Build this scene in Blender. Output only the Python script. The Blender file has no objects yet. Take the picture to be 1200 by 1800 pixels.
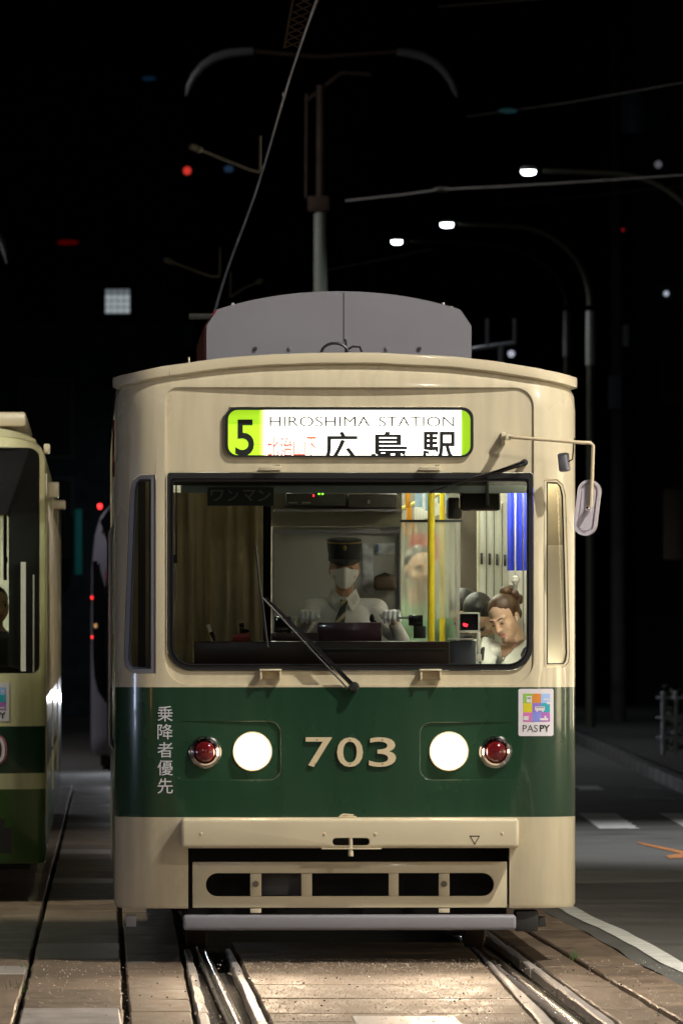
import bpy, bmesh, math, random
from mathutils import Vector, Matrix
random.seed(7)
S = bpy.context.scene
C = S.collection
R = math.radians
PI = math.pi

# ------------------------------------------------------------------ camera, sky, exposure
FPX, CAMH, HOR = 15120.0, 1.75, 1105.0          # focal length in photo pixels, eye height, horizon row
cam_d = bpy.data.cameras.new('camera'); cam = bpy.data.objects.new('camera', cam_d); C.objects.link(cam)
cam.location = (0, 0, CAMH); cam.rotation_euler = (R(90), 0, 0)
cam_d.sensor_width = 36; cam_d.lens = FPX / 1800 * 36; cam_d.shift_y = (HOR - 900) / 1800
cam_d.clip_start = 0.5; cam_d.clip_end = 3000
cam_d.dof.use_dof = True; cam_d.dof.focus_distance = 45.2; cam_d.dof.aperture_fstop = 10.0
S.camera = cam
w = bpy.data.worlds.new('World'); S.world = w; w.use_nodes = True
nt = w.node_tree
sky = nt.nodes.new('ShaderNodeTexSky'); sky.sky_type = 'NISHITA'; sky.sun_disc = False
sky.sun_elevation = R(-4); sky.sun_rotation = R(200)
bgn = nt.nodes['Background']; bgn.inputs['Strength'].default_value = 0.004
nt.links.new(sky.outputs[0], bgn.inputs[0])
S.view_settings.view_transform = 'Standard'; S.view_settings.look = 'None'
S.view_settings.gamma = 1; S.view_settings.use_curve_mapping = False; S.view_settings.exposure = 0.0
S.render.engine = 'CYCLES'
S.cycles.use_denoising = True
S.cycles.max_bounces = 8; S.cycles.transparent_max_bounces = 16
S.cycles.sample_clamp_indirect = 4.0
S.cycles.use_adaptive_sampling = False
KEY_W, FILL_W = 4900.0, 600.0

# ------------------------------------------------------------------ helpers
def wp(px, py, d):                      # photo pixel at a distance -> place in the world
    return Vector(((px - 600) / FPX * d, d, CAMH - (py - HOR) / FPX * d))

def gp(px, py):                         # photo pixel on the ground
    d = FPX * CAMH / (py - HOR)
    return ((px - 600) / FPX * d, d)

class Fr:                               # a vehicle's own axes
    def __init__(s, x, y, th):
        s.x, s.y, s.th = x, y, th; s.c, s.s = math.cos(th), math.sin(th)
    def P(s, px, py, yl):
        d = s.y + yl
        for _ in range(4):
            xr = (px - 600) / FPX * d - s.x
            xl = (xr + yl * s.s) / s.c
            d = s.y + xl * s.s + yl * s.c
        return Vector((xl, yl, CAMH - (py - HOR) / FPX * d))

def fin(bm, name, mats, parent=None, smooth=True, ang=40):
    bmesh.ops.recalc_face_normals(bm, faces=bm.faces)
    me = bpy.data.meshes.new(name); bm.to_mesh(me); bm.free()
    return fm(me, name, mats, parent, smooth, ang)

def fm(me, name, mats, parent=None, smooth=True, ang=40):
    if not isinstance(mats, (list, tuple)): mats = [mats]
    me.materials.clear()
    for m in mats: me.materials.append(m)
    if smooth and len(me.polygons):
        me.polygons.foreach_set('use_smooth', [True] * len(me.polygons))
        me.set_sharp_from_angle(angle=R(ang))
    o = bpy.data.objects.new(name, me); C.objects.link(o)
    if parent: o.parent = parent
    return o

def B(): return bmesh.new()

def box(bm, x0, x1, y0, y1, z0, z1, bev=0.0, seg=2, mi=0):
    v = [bm.verts.new((x, y, z)) for x in (x0, x1) for y in (y0, y1) for z in (z0, z1)]
    fs = [bm.faces.new([v[i] for i in q]) for q in ((0, 1, 3, 2), (4, 6, 7, 5), (0, 4, 5, 1), (2, 3, 7, 6), (0, 2, 6, 4), (1, 5, 7, 3))]
    for f in fs: f.material_index = mi
    if bev > 0:
        es = list({e for f in fs for e in f.edges})
        bmesh.ops.bevel(bm, geom=es, offset=bev, segments=seg, affect='EDGES', profile=0.5)
    return v

def tube(bm, pts, r, n=8, cap=True, mi=0):
    pts = [Vector(p) for p in pts]
    rr = r if isinstance(r, (list, tuple)) else [r] * len(pts)
    rings = []; up = Vector((0, 0, 1)); last = None
    for i, p in enumerate(pts):
        t = (pts[min(i + 1, len(pts) - 1)] - pts[max(i - 1, 0)]).normalized()
        if last is None:
            a = t.orthogonal().normalized()
        else:
            a = (last - t * last.dot(t)); a = a.normalized() if a.length > 1e-6 else t.orthogonal().normalized()
        last = a; b = t.cross(a)
        rings.append([bm.verts.new(p + (a * math.cos(2 * PI * k / n) + b * math.sin(2 * PI * k / n)) * rr[i]) for k in range(n)])
    for i in range(len(rings) - 1):
        for k in range(n):
            f = bm.faces.new((rings[i][k], rings[i][(k + 1) % n], rings[i + 1][(k + 1) % n], rings[i + 1][k])); f.material_index = mi
    if cap:
        for rg in (rings[0], rings[-1]):
            f = bm.faces.new(rg); f.material_index = mi

def lathe(bm, prof, c, axis='Y', n=32, mi=0):
    """profile [(radius, along)] turned about an axis through c"""
    c = Vector(c); rings = []
    for r, h in prof:
        ring = []
        for k in range(n):
            a = 2 * PI * k / n; u, v = r * math.cos(a), r * math.sin(a)
            q = {'Y': (u, h, v), 'Z': (u, v, h), 'X': (h, u, v)}[axis]
            ring.append(bm.verts.new(c + Vector(q)))
        rings.append(ring)
    for i in range(len(rings) - 1):
        for k in range(n):
            f = bm.faces.new((rings[i][k], rings[i][(k + 1) % n], rings[i + 1][(k + 1) % n], rings[i + 1][k])); f.material_index = mi
    for rg in (rings[0], rings[-1]):
        try: f = bm.faces.new(rg); f.material_index = mi
        except ValueError: pass

def rrect(x0, x1, z0, z1, r, n=6):
    """rounded rectangle outline; r = one radius or (bottom-left, bottom-right, top-right, top-left)"""
    if not isinstance(r, (list, tuple)): r = (r,) * 4
    out = []
    for (cx, cz, rad, a0) in ((x0 + r[0], z0 + r[0], r[0], 180), (x1 - r[1], z0 + r[1], r[1], 270), (x1 - r[2], z1 - r[2], r[2], 0), (x0 + r[3], z1 - r[3], r[3], 90)):
        for k in range(n + 1):
            a = R(a0 + 90 * k / n); out.append((cx + rad * math.cos(a), cz + rad * math.sin(a)))
    return out

def prism(bm, ol, y0, y1, mi=0):
    """outline in x,z pushed from y0 to y1"""
    a = [bm.verts.new((x, y0, z)) for x, z in ol]; b = [bm.verts.new((x, y1, z)) for x, z in ol]
    n = len(ol)
    fs = [bm.faces.new(a), bm.faces.new(b[::-1])] + [bm.faces.new((a[i], b[i], b[(i + 1) % n], a[(i + 1) % n])) for i in range(n)]
    for f in fs: f.material_index = mi
    return fs

def ringp(bm, o1, o2, y0, y1, ys=None, mi=0):
    """frame between an outer and an inner outline of equal count"""
    n = len(o1); g = ys or (lambda x: 0.0)
    V = [[bm.verts.new((x, g(x) + y, z)) for x, z in o] for o, y in ((o1, y0), (o2, y0), (o2, y1), (o1, y1))]
    for i in range(n):
        j = (i + 1) % n
        for k in range(4):
            f = bm.faces.new((V[k][i], V[k][j], V[(k + 1) % 4][j], V[(k + 1) % 4][i])); f.material_index = mi

def capsule(bm, p0, p1, r0, r1, n=10, mi=0):
    p0, p1 = Vector(p0), Vector(p1); t = (p1 - p0); L = t.length; t.normalize()
    pts, rs = [], []
    for k in range(5): a = PI / 2 * k / 4; pts.append(p0 - t * r0 * math.cos(a)); rs.append(max(r0 * math.sin(a), 1e-4))
    for k in range(5): a = PI / 2 * k / 4; pts.append(p1 + t * r1 * math.sin(a)); rs.append(max(r1 * math.cos(a), 1e-4))
    tube(bm, pts, rs, n, True, mi)

def ell(bm, c, r, rot=None, sub=2, mi=0):
    M = Matrix.Translation(Vector(c)) @ (rot.to_4x4() if rot is not None else Matrix()) @ Matrix.Diagonal((r[0], r[1], r[2], 1))
    ret = bmesh.ops.create_icosphere(bm, subdivisions=sub, radius=1, matrix=M)
    for v in ret['verts']:
        for f in v.link_faces: f.material_index = mi

def evaluated(o):
    dg = bpy.context.evaluated_depsgraph_get()
    return bpy.data.meshes.new_from_object(o.evaluated_get(dg))

def drop(o):
    me = o.data; bpy.data.objects.remove(o)
    if me and me.users == 0:
        (bpy.data.curves if isinstance(me, bpy.types.Curve) else bpy.data.meshes).remove(me)

def blob(bm, name, voxel, smooth, mat_, parent=None, M=None):
    """several overlapping solids grown together into one continuous skin"""
    bmesh.ops.recalc_face_normals(bm, faces=bm.faces)
    me = bpy.data.meshes.new('tmp'); bm.to_mesh(me); bm.free()
    t = bpy.data.objects.new('tmp', me); C.objects.link(t)
    m = t.modifiers.new('r', 'REMESH'); m.mode = 'VOXEL'; m.voxel_size = voxel
    if smooth:
        q = t.modifiers.new('s', 'SMOOTH'); q.iterations = smooth; q.factor = 0.5
    out = evaluated(t); drop(t)
    if M is not None: out.transform(M)
    return fm(out, name, mat_, parent, True, 180)

def cut(o, cutters):
    ts = []
    for bm in cutters:
        bmesh.ops.recalc_face_normals(bm, faces=bm.faces)
        me = bpy.data.meshes.new('c'); bm.to_mesh(me); bm.free()
        t = bpy.data.objects.new('c', me); C.objects.link(t); t.parent = o.parent; ts.append(t)
        m = o.modifiers.new('b', 'BOOLEAN'); m.operation = 'DIFFERENCE'; m.solver = 'EXACT'; m.object = t
    bpy.context.view_layer.update()
    out = evaluated(o); old = o.data; o.modifiers.clear(); o.data = out
    for t in ts: drop(t)
    bpy.data.meshes.remove(old)
    if len(out.polygons):
        out.polygons.foreach_set('use_smooth', [True] * len(out.polygons)); out.set_sharp_from_angle(angle=R(30))

def text_mesh(body, bold=0.0, extrude=0.0, res=4):
    c = bpy.data.curves.new('t', 'FONT'); c.body = body; c.size = 1; c.offset = bold; c.extrude = extrude; c.resolution_u = res
    o = bpy.data.objects.new('t', c); C.objects.link(o); me = evaluated(o); drop(o)
    return me

def lettering(name, body, x0, x1, z0, z1, y, mat_, parent, bold=0.0, th=0.001, ys=None, clipz=None):
    """flat or raised writing fitted to a rectangle of the x,z plane, facing -y"""
    me = text_mesh(body, bold, 0.5)
    vs = me.vertices; a0 = min(v.co.x for v in vs); a1 = max(v.co.x for v in vs); b0 = min(v.co.y for v in vs); b1 = max(v.co.y for v in vs)
    for v in vs:
        x = x0 + (v.co.x - a0) / (a1 - a0) * (x1 - x0); z = z0 + (v.co.y - b0) / (b1 - b0) * (z1 - z0)
        v.co = (x, y + (ys(x) if ys else 0) - (th if v.co.z > 0 else 0), z)
    if clipz is not None:
        bm = B(); bm.from_mesh(me)
        bmesh.ops.bisect_plane(bm, geom=bm.verts[:] + bm.edges[:] + bm.faces[:], plane_co=(0, 0, clipz), plane_no=(0, 0, -1), clear_outer=True)
        bm.to_mesh(me); bm.free()
    return fm(me, name, mat_, parent, False)

def tag(o, label=None, cat=None, group=None, kind=None):
    if label: o['label'] = label
    if cat: o['category'] = cat
    if group: o['group'] = group
    if kind: o['kind'] = kind
    return o

def empty(name, loc, rz=0.0):
    o = bpy.data.objects.new(name, None); C.objects.link(o); o.location = loc; o.rotation_euler = (0, 0, rz); o.empty_display_size = 0.2
    return o

# ------------------------------------------------------------------ materials
def mat(name, col, rough=0.5, metal=0.0, var=0.0, vscale=3.0, bump=0.0, bscale=40.0, coat=0.0, spec=0.5, stretch=(1, 1, 1), bdist=0.01, rvar=0.0, bevel=0.0, sub=0.0, rand=0.0):
    m = bpy.data.materials.new(name); m.use_nodes = True; n = m.node_tree; N = n.nodes; L = n.links
    p = N['Principled BSDF']
    p.inputs['Base Color'].default_value = (*col, 1); p.inputs['Roughness'].default_value = rough; p.inputs['Metallic'].default_value = metal
    p.inputs['Specular IOR Level'].default_value = spec
    p.inputs['Coat Weight'].default_value = coat; p.inputs['Coat Roughness'].default_value = 0.06
    if sub: p.inputs['Subsurface Weight'].default_value = sub; p.inputs['Subsurface Radius'].default_value = (0.01, 0.004, 0.002)
    if var or bump or rvar or rand:
        tc = N.new('ShaderNodeTexCoord'); mp = N.new('ShaderNodeMapping'); mp.inputs['Scale'].default_value = stretch
        L.new(tc.outputs['Object'], mp.inputs['Vector'])
    if var or rvar:
        nz = N.new('ShaderNodeTexNoise'); nz.inputs['Scale'].default_value = vscale; nz.inputs['Detail'].default_value = 6; L.new(mp.outputs[0], nz.inputs['Vector'])
    if var:
        rm = N.new('ShaderNodeMapRange'); rm.inputs[1].default_value = 0.3; rm.inputs[2].default_value = 0.7
        rm.inputs[3].default_value = 1 - var; rm.inputs[4].default_value = 1 + var; L.new(nz.outputs[0], rm.inputs[0])
        mx = N.new('ShaderNodeVectorMath'); mx.operation = 'SCALE'; mx.inputs[0].default_value = col; L.new(rm.outputs[0], mx.inputs['Scale'])
        cur = mx.outputs[0]
        if rand:
            oi = N.new('ShaderNodeObjectInfo'); r2 = N.new('ShaderNodeMapRange'); r2.inputs[3].default_value = 1 - rand; r2.inputs[4].default_value = 1 + rand
            L.new(oi.outputs['Random'], r2.inputs[0]); m2 = N.new('ShaderNodeVectorMath'); m2.operation = 'SCALE'; L.new(cur, m2.inputs[0]); L.new(r2.outputs[0], m2.inputs['Scale']); cur = m2.outputs[0]
        L.new(cur, p.inputs['Base Color'])
    if rvar:
        r3 = N.new('ShaderNodeMapRange'); r3.inputs[1].default_value = 0.3; r3.inputs[2].default_value = 0.7; r3.inputs[3].default_value = max(0.02, rough - rvar); r3.inputs[4].default_value = rough + rvar
        L.new(nz.outputs[0], r3.inputs[0]); L.new(r3.outputs[0], p.inputs['Roughness'])
    nrm = None
    if bevel:
        bv = N.new('ShaderNodeBevel'); bv.samples = 3; bv.inputs['Radius'].default_value = bevel; nrm = bv.outputs[0]
    if bump:
        b = N.new('ShaderNodeBump'); b.inputs['Strength'].default_value = bump; b.inputs['Distance'].default_value = bdist
        z = N.new('ShaderNodeTexNoise'); z.inputs['Scale'].default_value = bscale; z.inputs['Detail'].default_value = 4; L.new(mp.outputs[0], z.inputs['Vector'])
        L.new(z.outputs[0], b.inputs['Height'])
        if nrm: L.new(nrm, b.inputs['Normal'])
        nrm = b.outputs[0]
    if nrm: L.new(nrm, p.inputs['Normal'])
    return m

def emis(name, col, s):
    m = bpy.data.materials.new(name); m.use_nodes = True; p = m.node_tree.nodes['Principled BSDF']
    p.inputs['Base Color'].default_value = (*[min(0.8, c) for c in col], 1); p.inputs['Emission Color'].default_value = (*col, 1); p.inputs['Emission Strength'].default_value = s
    return m

def glass(name, tint=(1, 1, 1), rough=0.0, ior=1.5, haze=0.0, bump=0.0, bscale=8.0, refl=1.0):
    """thin pane: clear, with a Fresnel mirror on top (and an optional milky share)"""
    m = bpy.data.materials.new(name); m.use_nodes = True; n = m.node_tree; N = n.nodes; L = n.links
    N.remove(N['Principled BSDF']); out = N['Material Output']
    t = N.new('ShaderNodeBsdfTransparent'); t.inputs[0].default_value = (*tint, 1)
    g = N.new('ShaderNodeBsdfGlossy'); g.inputs['Roughness'].default_value = rough
    f = N.new('ShaderNodeFresnel'); f.inputs['IOR'].default_value = ior
    mu = N.new('ShaderNodeMath'); mu.operation = 'MULTIPLY'; mu.inputs[1].default_value = refl; L.new(f.outputs[0], mu.inputs[0])
    if bump:
        tc = N.new('ShaderNodeTexCoord'); z = N.new('ShaderNodeTexNoise'); z.inputs['Scale'].default_value = bscale; z.inputs['Detail'].default_value = 5
        mp = N.new('ShaderNodeMapping'); mp.inputs['Scale'].default_value = (3, 1, 0.7); L.new(tc.outputs['Object'], mp.inputs[0]); L.new(mp.outputs[0], z.inputs['Vector'])
        b = N.new('ShaderNodeBump'); b.inputs['Strength'].default_value = bump; b.inputs['Distance'].default_value = 0.03; L.new(z.outputs[0], b.inputs['Height']); L.new(b.outputs[0], g.inputs['Normal'])
    a = t.outputs[0]
    if haze:
        d = N.new('ShaderNodeBsdfDiffuse'); d.inputs[0].default_value = (0.7, 0.7, 0.62, 1); tr = N.new('ShaderNodeBsdfTranslucent'); tr.inputs[0].default_value = (0.7, 0.7, 0.62, 1)
        ad = N.new('ShaderNodeMixShader'); L.new(d.outputs[0], ad.inputs[1]); L.new(tr.outputs[0], ad.inputs[2])
        mh = N.new('ShaderNodeMixShader'); mh.inputs[0].default_value = haze; L.new(a, mh.inputs[1]); L.new(ad.outputs[0], mh.inputs[2]); a = mh.outputs[0]
    mx = N.new('ShaderNodeMixShader'); L.new(mu.outputs[0], mx.inputs[0]); L.new(a, mx.inputs[1]); L.new(g.outputs[0], mx.inputs[2])
    L.new(mx.outputs[0], out.inputs['Surface'])
    return m

def banded(name, bands, rough=0.28, coat=0.5, bevel=0.005, wob=0.22):
    """gloss coach paint in horizontal bands; bands = [(from height, colour)] low to high"""
    m = mat(name, bands[0][1], rough, var=0.06, vscale=1.6, bump=wob, bscale=2.2, coat=coat, bdist=0.03, stretch=(1, 1, 0.6), bevel=bevel, rvar=.10)
    n = m.node_tree; N = n.nodes; L = n.links; p = N['Principled BSDF']
    tc = N.new('ShaderNodeTexCoord'); sx = N.new('ShaderNodeSeparateXYZ'); L.new(tc.outputs['Object'], sx.inputs[0])
    cur = None
    for z, col in bands[1:]:
        g = N.new('ShaderNodeMath'); g.operation = 'GREATER_THAN'; g.inputs[1].default_value = z; L.new(sx.outputs['Z'], g.inputs[0])
        mx = N.new('ShaderNodeMix'); mx.data_type = 'RGBA'; L.new(g.outputs[0], mx.inputs[0])
        if cur: L.new(cur, mx.inputs[6])
        else: mx.inputs[6].default_value = (*bands[0][1], 1)
        mx.inputs[7].default_value = (*col, 1); cur = mx.outputs[2]
    # streaks of road film and rain wear
    z = N.new('ShaderNodeTexNoise'); z.inputs['Scale'].default_value = 5; z.inputs['Detail'].default_value = 8
    mp = N.new('ShaderNodeMapping'); mp.inputs['Scale'].default_value = (3, 3, 0.35); L.new(tc.outputs['Object'], mp.inputs[0]); L.new(mp.outputs[0], z.inputs['Vector'])
    rm = N.new('ShaderNodeMapRange'); rm.inputs[1].default_value = 0.35; rm.inputs[2].default_value = 0.75; rm.inputs[3].default_value = 1.05; rm.inputs[4].default_value = 0.87; L.new(z.outputs[0], rm.inputs[0])
    sc = N.new('ShaderNodeVectorMath'); sc.operation = 'SCALE'; L.new(cur, sc.inputs[0]); L.new(rm.outputs[0], sc.inputs['Scale']); L.new(sc.outputs[0], p.inputs['Base Color'])
    return m

CREAM = (0.60, 0.53, 0.375); GREEN = (0.013, 0.046, 0.023)
M_cream = mat('cream_paint', CREAM, 0.32, var=0.05, vscale=3, coat=0.4, bevel=0.006, bump=0.08, bscale=3, bdist=0.02)
M_black = mat('black_rubber', (0.012, 0.012, 0.013), 0.42)
M_gloss_black = mat('gloss_black', (0.008, 0.008, 0.01), 0.12, coat=0.5)
M_dark = mat('dark_underframe', (0.02, 0.019, 0.018), 0.7, var=0.3)
M_lilac = mat('grey_enamel', (0.225, 0.222, 0.25), 0.45, var=0.06, vscale=4, bump=0.05, bscale=15)
M_ac = mat('air_con_paint', (0.160, 0.157, 0.178), 0.55, var=0.05, vscale=2.5, bump=0.04, bscale=6)
M_red = mat('red_paint', (0.22, 0.012, 0.012), 0.35)
M_chrome = mat('chrome', (0.75, 0.72, 0.7), 0.12, 1.0)
M_steel = mat('brushed_steel', (0.5, 0.49, 0.47), 0.3, 1.0, var=0.1)
M_redlens = mat('red_lens', (0.11, 0.006, 0.008), 0.08, coat=1.0)
M_white = mat('white_panel', (0.72, 0.71, 0.62), 0.4, var=0.05, vscale=2)
M_wall_grey = mat('grey_partition', (0.34, 0.34, 0.32), 0.45, var=0.08)
M_olive = mat('olive_panel', (0.16, 0.15, 0.11), 0.5, var=0.1)
M_curt = mat('brown_curtain', (0.33, 0.27, 0.175), 0.9, var=0.12, vscale=8)
M_dash = mat('dash_maroon', (0.05, 0.022, 0.02), 0.35, var=0.15)
M_console = mat('console_top', (0.075, 0.03, 0.055), 0.25, coat=0.6)
M_yellow = mat('yellow_pole', (0.80, 0.62, 0.02), 0.3, coat=0.3)
M_orange = mat('orange_strap', (0.85, 0.36, 0.02), 0.5)
M_blue = mat('blue_curtain', (0.008, 0.022, 0.34), 0.75, var=0.2, vscale=9)
M_brown = mat('brown_post', (0.09, 0.07, 0.05), 0.5, var=0.2)
M_greypost = mat('grey_post', (0.36, 0.35, 0.31), 0.4)
M_skin = mat('skin', (0.50, 0.29, 0.19), 0.45, var=0.06, vscale=20, sub=0.15)
M_skin2 = mat('skin_fair', (0.70, 0.47, 0.34), 0.42, var=0.06, vscale=20, sub=0.15)
M_lip = mat('lip', (0.36, 0.12, 0.10), 0.4)
M_eye = mat('eye_dark', (0.012, 0.008, 0.006), 0.15)
M_eyew = mat('eye_white', (0.6, 0.57, 0.53), 0.25)
M_hairb = mat('hair_black', (0.012, 0.010, 0.009), 0.4, bump=0.6, bscale=60, stretch=(4, 1, 1), bdist=0.004)
M_hairbr = mat('hair_brown', (0.075, 0.036, 0.016), 0.42, var=0.4, vscale=14, bump=0.6, bscale=60, stretch=(4, 1, 1), bdist=0.004)
M_shirt = mat('white_shirt', (0.62, 0.60, 0.58), 0.8, var=0.05, bump=0.35, bscale=9, bdist=0.03)
M_glove = mat('white_glove', (0.86, 0.88, 0.92), 0.8)
M_mask = mat('white_mask', (0.70, 0.68, 0.66), 0.8, bump=0.1, bscale=60)
M_navy = mat('navy_cap', (0.008, 0.009, 0.014), 0.7)
M_gold = mat('gold_braid', (0.22, 0.16, 0.05), 0.35, 0.7)
M_jacket = mat('pale_jacket', (0.68, 0.69, 0.62), 0.75, var=0.06, bump=0.3, bscale=12, bdist=0.03)
M_blackcloth = mat('black_cloth', (0.02, 0.02, 0.022), 0.85)
M_greencloth = mat('green_cloth', (0.17, 0.26, 0.16), 0.85, var=0.1)
M_darkcloth = mat('grey_cloth', (0.10, 0.10, 0.11), 0.85)
M_num = mat('ivory_number', (0.60, 0.50, 0.33), 0.45)
M_letw = mat('pale_lettering', (0.55, 0.56, 0.60), 0.5)
M_ink = mat('black_print', (0.008, 0.008, 0.008), 0.6)
M_stick = mat('sticker_white', (0.66, 0.63, 0.68), 0.45)
G_screen = glass('windscreen_glass', (0.90, 0.93, 0.91))
G_side = glass('window_glass', (0.8, 0.84, 0.82))
G_dark = glass('tinted_glass', (0.12, 0.13, 0.13))
G_vinyl = glass('clear_vinyl', (0.88, 0.87, 0.78), 0.12, 1.45, haze=0.40, bump=1.0, bscale=5)
E_head = emis('headlight_glow', (1.0, 0.76, 0.54), 60.0)
E_headrim = emis('headlight_edge', (1.0, 0.68, 0.42), 9.0)
E_tube = emis('fluorescent', (1.0, 0.97, 0.82), 36.0)
E_white = emis('sign_white', (1.0, 1.0, 0.86), 3.2)
E_lime = emis('sign_lime', (0.42, 0.78, 0.02), 0.85)
E_lamp = emis('street_led', (0.82, 0.92, 1.0), 26.0)
E_redl = emis('red_lamp', (1.0, 0.03, 0.03), 3.0)
E_green = emis('green_led', (0.3, 1.0, 0.05), 3.0)
E_reddot = emis('red_led', (1.0, 0.02, 0.04), 4.0)

# ------------------------------------------------------------------ ground, road and paint
def sheet(name, pts, z, m, kind='structure', parent=None):
    bm = B(); bm.faces.new([bm.verts.new((x, y, z)) for x, y in pts])
    o = fin(bm, name, m, parent, False)
    if kind: tag(o, kind=kind)
    return o

M_earth = mat('dark_earth', (0.045, 0.040, 0.034), 0.9, var=0.4, vscale=2, bump=0.5, bscale=20)
M_asph = mat('asphalt', (0.115, 0.113, 0.104), 0.75, var=0.25, vscale=1.2, bump=0.5, bscale=120, bdist=0.006, rvar=0.1)
M_bed = mat('trackbed_mortar', (0.040, 0.034, 0.028), 0.9, var=0.4, vscale=5, bump=0.7, bscale=60)
M_stone = mat('granite_sett', (0.170, 0.122, 0.084), 0.55, var=0.22, vscale=7, bump=0.55, bscale=150, bdist=0.005, rvar=0.16, rand=0.24, stretch=(1, 0.35, 1))
M_pale = mat('pale_granite', (0.36, 0.32, 0.295), 0.42, var=0.16, vscale=8, bump=0.3, bscale=120, bdist=0.004, rvar=0.12, rand=0.1, stretch=(1, 0.4, 1))
M_rail = mat('polished_rail', (0.62, 0.58, 0.54), 0.17, 1.0, var=0.15, vscale=9, stretch=(6, 0.2, 1), rvar=0.05)
M_railside = mat('rusty_rail', (0.06, 0.035, 0.022), 0.8, 0.3, var=0.3)
M_paint = mat('road_paint', (0.74, 0.74, 0.69), 0.6, var=0.2, vscale=5, bump=0.3, bscale=80, bdist=0.004)
M_orangep = mat('orange_road_paint', (0.62, 0.22, 0.05), 0.6, var=0.2, vscale=6)
M_kerb = mat('kerb_concrete', (0.085, 0.083, 0.078), 0.8, var=0.25, vscale=3, bump=0.4, bscale=60)

tag(sheet('ground', [(-900, -60), (900, -60), (900, 2400), (-900, 2400)], -0.10, M_earth))
def xl(px0, px1, d):                    # a line along the track given at rows 1690 and 1800 of the photo
    d0, d1 = 45.23, 38.07
    a, b = (px0 - 600) / FPX * d0, (px1 - 600) / FPX * d1
    return a + (b - a) / (d1 - d0) * (d - d0)
def edge_x(d):                          # edge between track paving and road, a little wavy
    return 1.345 + (53.5 - d) * 0.037 + 0.012 * math.sin(d * 0.8) + 0.004 * math.sin(d * 1.9)
bm = B(); prev = None
for k in range(0, 181):
    d = 20 + k * 1.0
    v = (bm.verts.new((edge_x(d) + 0.04, d, -0.012)), bm.verts.new((3.62 + 0.004 * (100 - d) * 0.3, d, -0.012)))
    if prev: bm.faces.new((prev[0], prev[1], v[1], v[0]))
    prev = v
fin(bm, 'road', M_asph, None, False)['kind'] = 'structure'
sheet('side_road', [(3.63, 20), (60, 20), (60, 90), (3.63, 90)], -0.014, M_asph)
sheet('far_road', [(-60, 200), (60, 200), (60, 420), (-60, 420)], -0.016, M_asph)
bed = sheet('track_bed', [(-7, 20), (1.9, 20), (1.5, 47), (-0.5, 110), (-9, 110)], -0.055, M_bed)
sheet('far_track_bed', [(-9, 110.02), (3.0, 110.02), (3.0, 199.9), (-9, 199.9)], -0.055, M_bed)

def strip(name, fa, fb, d0, d1, z, m, step=0.35, parent=None):
    bm = B(); prev = None; n = max(2, int((d1 - d0) / step))
    for k in range(n + 1):
        d = d0 + (d1 - d0) * k / n
        v = (bm.verts.new((fa(d), d, z)), bm.verts.new((fb(d), d, z)))
        if prev: bm.faces.new((prev[0], prev[1], v[1], v[0]))
        prev = v
    o = fin(bm, name, m, parent, False); o['kind'] = 'structure'; return o
strip('edge_line', lambda d: edge_x(d) + 0.045 + 0.002 * math.sin(d * 4), lambda d: edge_x(d) + 0.045 + 0.118 + 0.002 * math.sin(d * 3.3), 26, 58, -0.007, M_paint, 0.12)
strip('gutter_strip', lambda d: edge_x(d) - 0.075 + 0.006 * math.sin(d * 2.3), lambda d: edge_x(d) + 0.038, 26, 58, -0.011, M_asph, 0.15)
for i, x in enumerate((2.25, 3.02)):
    strip('crosswalk_bar', lambda d, x=x: x + (82 - d) * 0.002, lambda d, x=x: x + 0.36 + 0.012 * math.sin(d * 6), 75.6, 81.9, -0.007, M_paint, 0.25)
strip('stop_line', lambda d: 2.60 + 0.02 * math.sin(d * 4), lambda d: 2.86, 93.6, 96.2, -0.007, M_paint)
for a, b in (((1113, 1402), (1190, 1406)), ((1120, 1385), (1165, 1387))):
    (xa, da), (xb, db) = gp(*a), gp(*b)
    sheet('worn_line', [(xa, da), (xb, db), (xb + .03, db + 1.6), (xa + .03, da + 1.6)], -0.0075, mat('worn_paint', (0.17, 0.17, 0.155), 0.7, var=0.5, vscale=8))
for a, b, wd in (((1122, 1480), (1212, 1499), 1.1), ((1172, 1505), (1215, 1500), 1.3)):
    (xa, da), (xb, db) = gp(*a), gp(*b)
    sheet('orange_marking', [(xa, da - wd * 0.3), (xb, db - wd * .7), (xb, db + wd * .5), (xa, da + wd * 0.3)], -0.0072 if wd < 1.2 else -0.0066, M_orangep)
# kerb and pavement on the right
kerb = empty('kerb', (0, 0, 0)); tag(kerb, kind='structure')
for k in range(46):
    d0 = 62 + k * 2.0
    if d0 < 84: continue
    bm = B(); x = 3.63 + (100 - d0) * 0.0012
    box(bm, x, x + 0.16, d0, d0 + 1.98, -0.1, 0.13 + random.uniform(-.006, .006), 0.012); fin(bm, 'kerb_stone', M_kerb, kerb)
sheet('pavement', [(3.86, 84), (18, 84), (18, 260), (3.70, 260)], 0.11, mat('pavement_slabs', (0.05, 0.048, 0.044), 0.85, var=0.3, vscale=1.5, bump=0.4, bscale=40))

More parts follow.
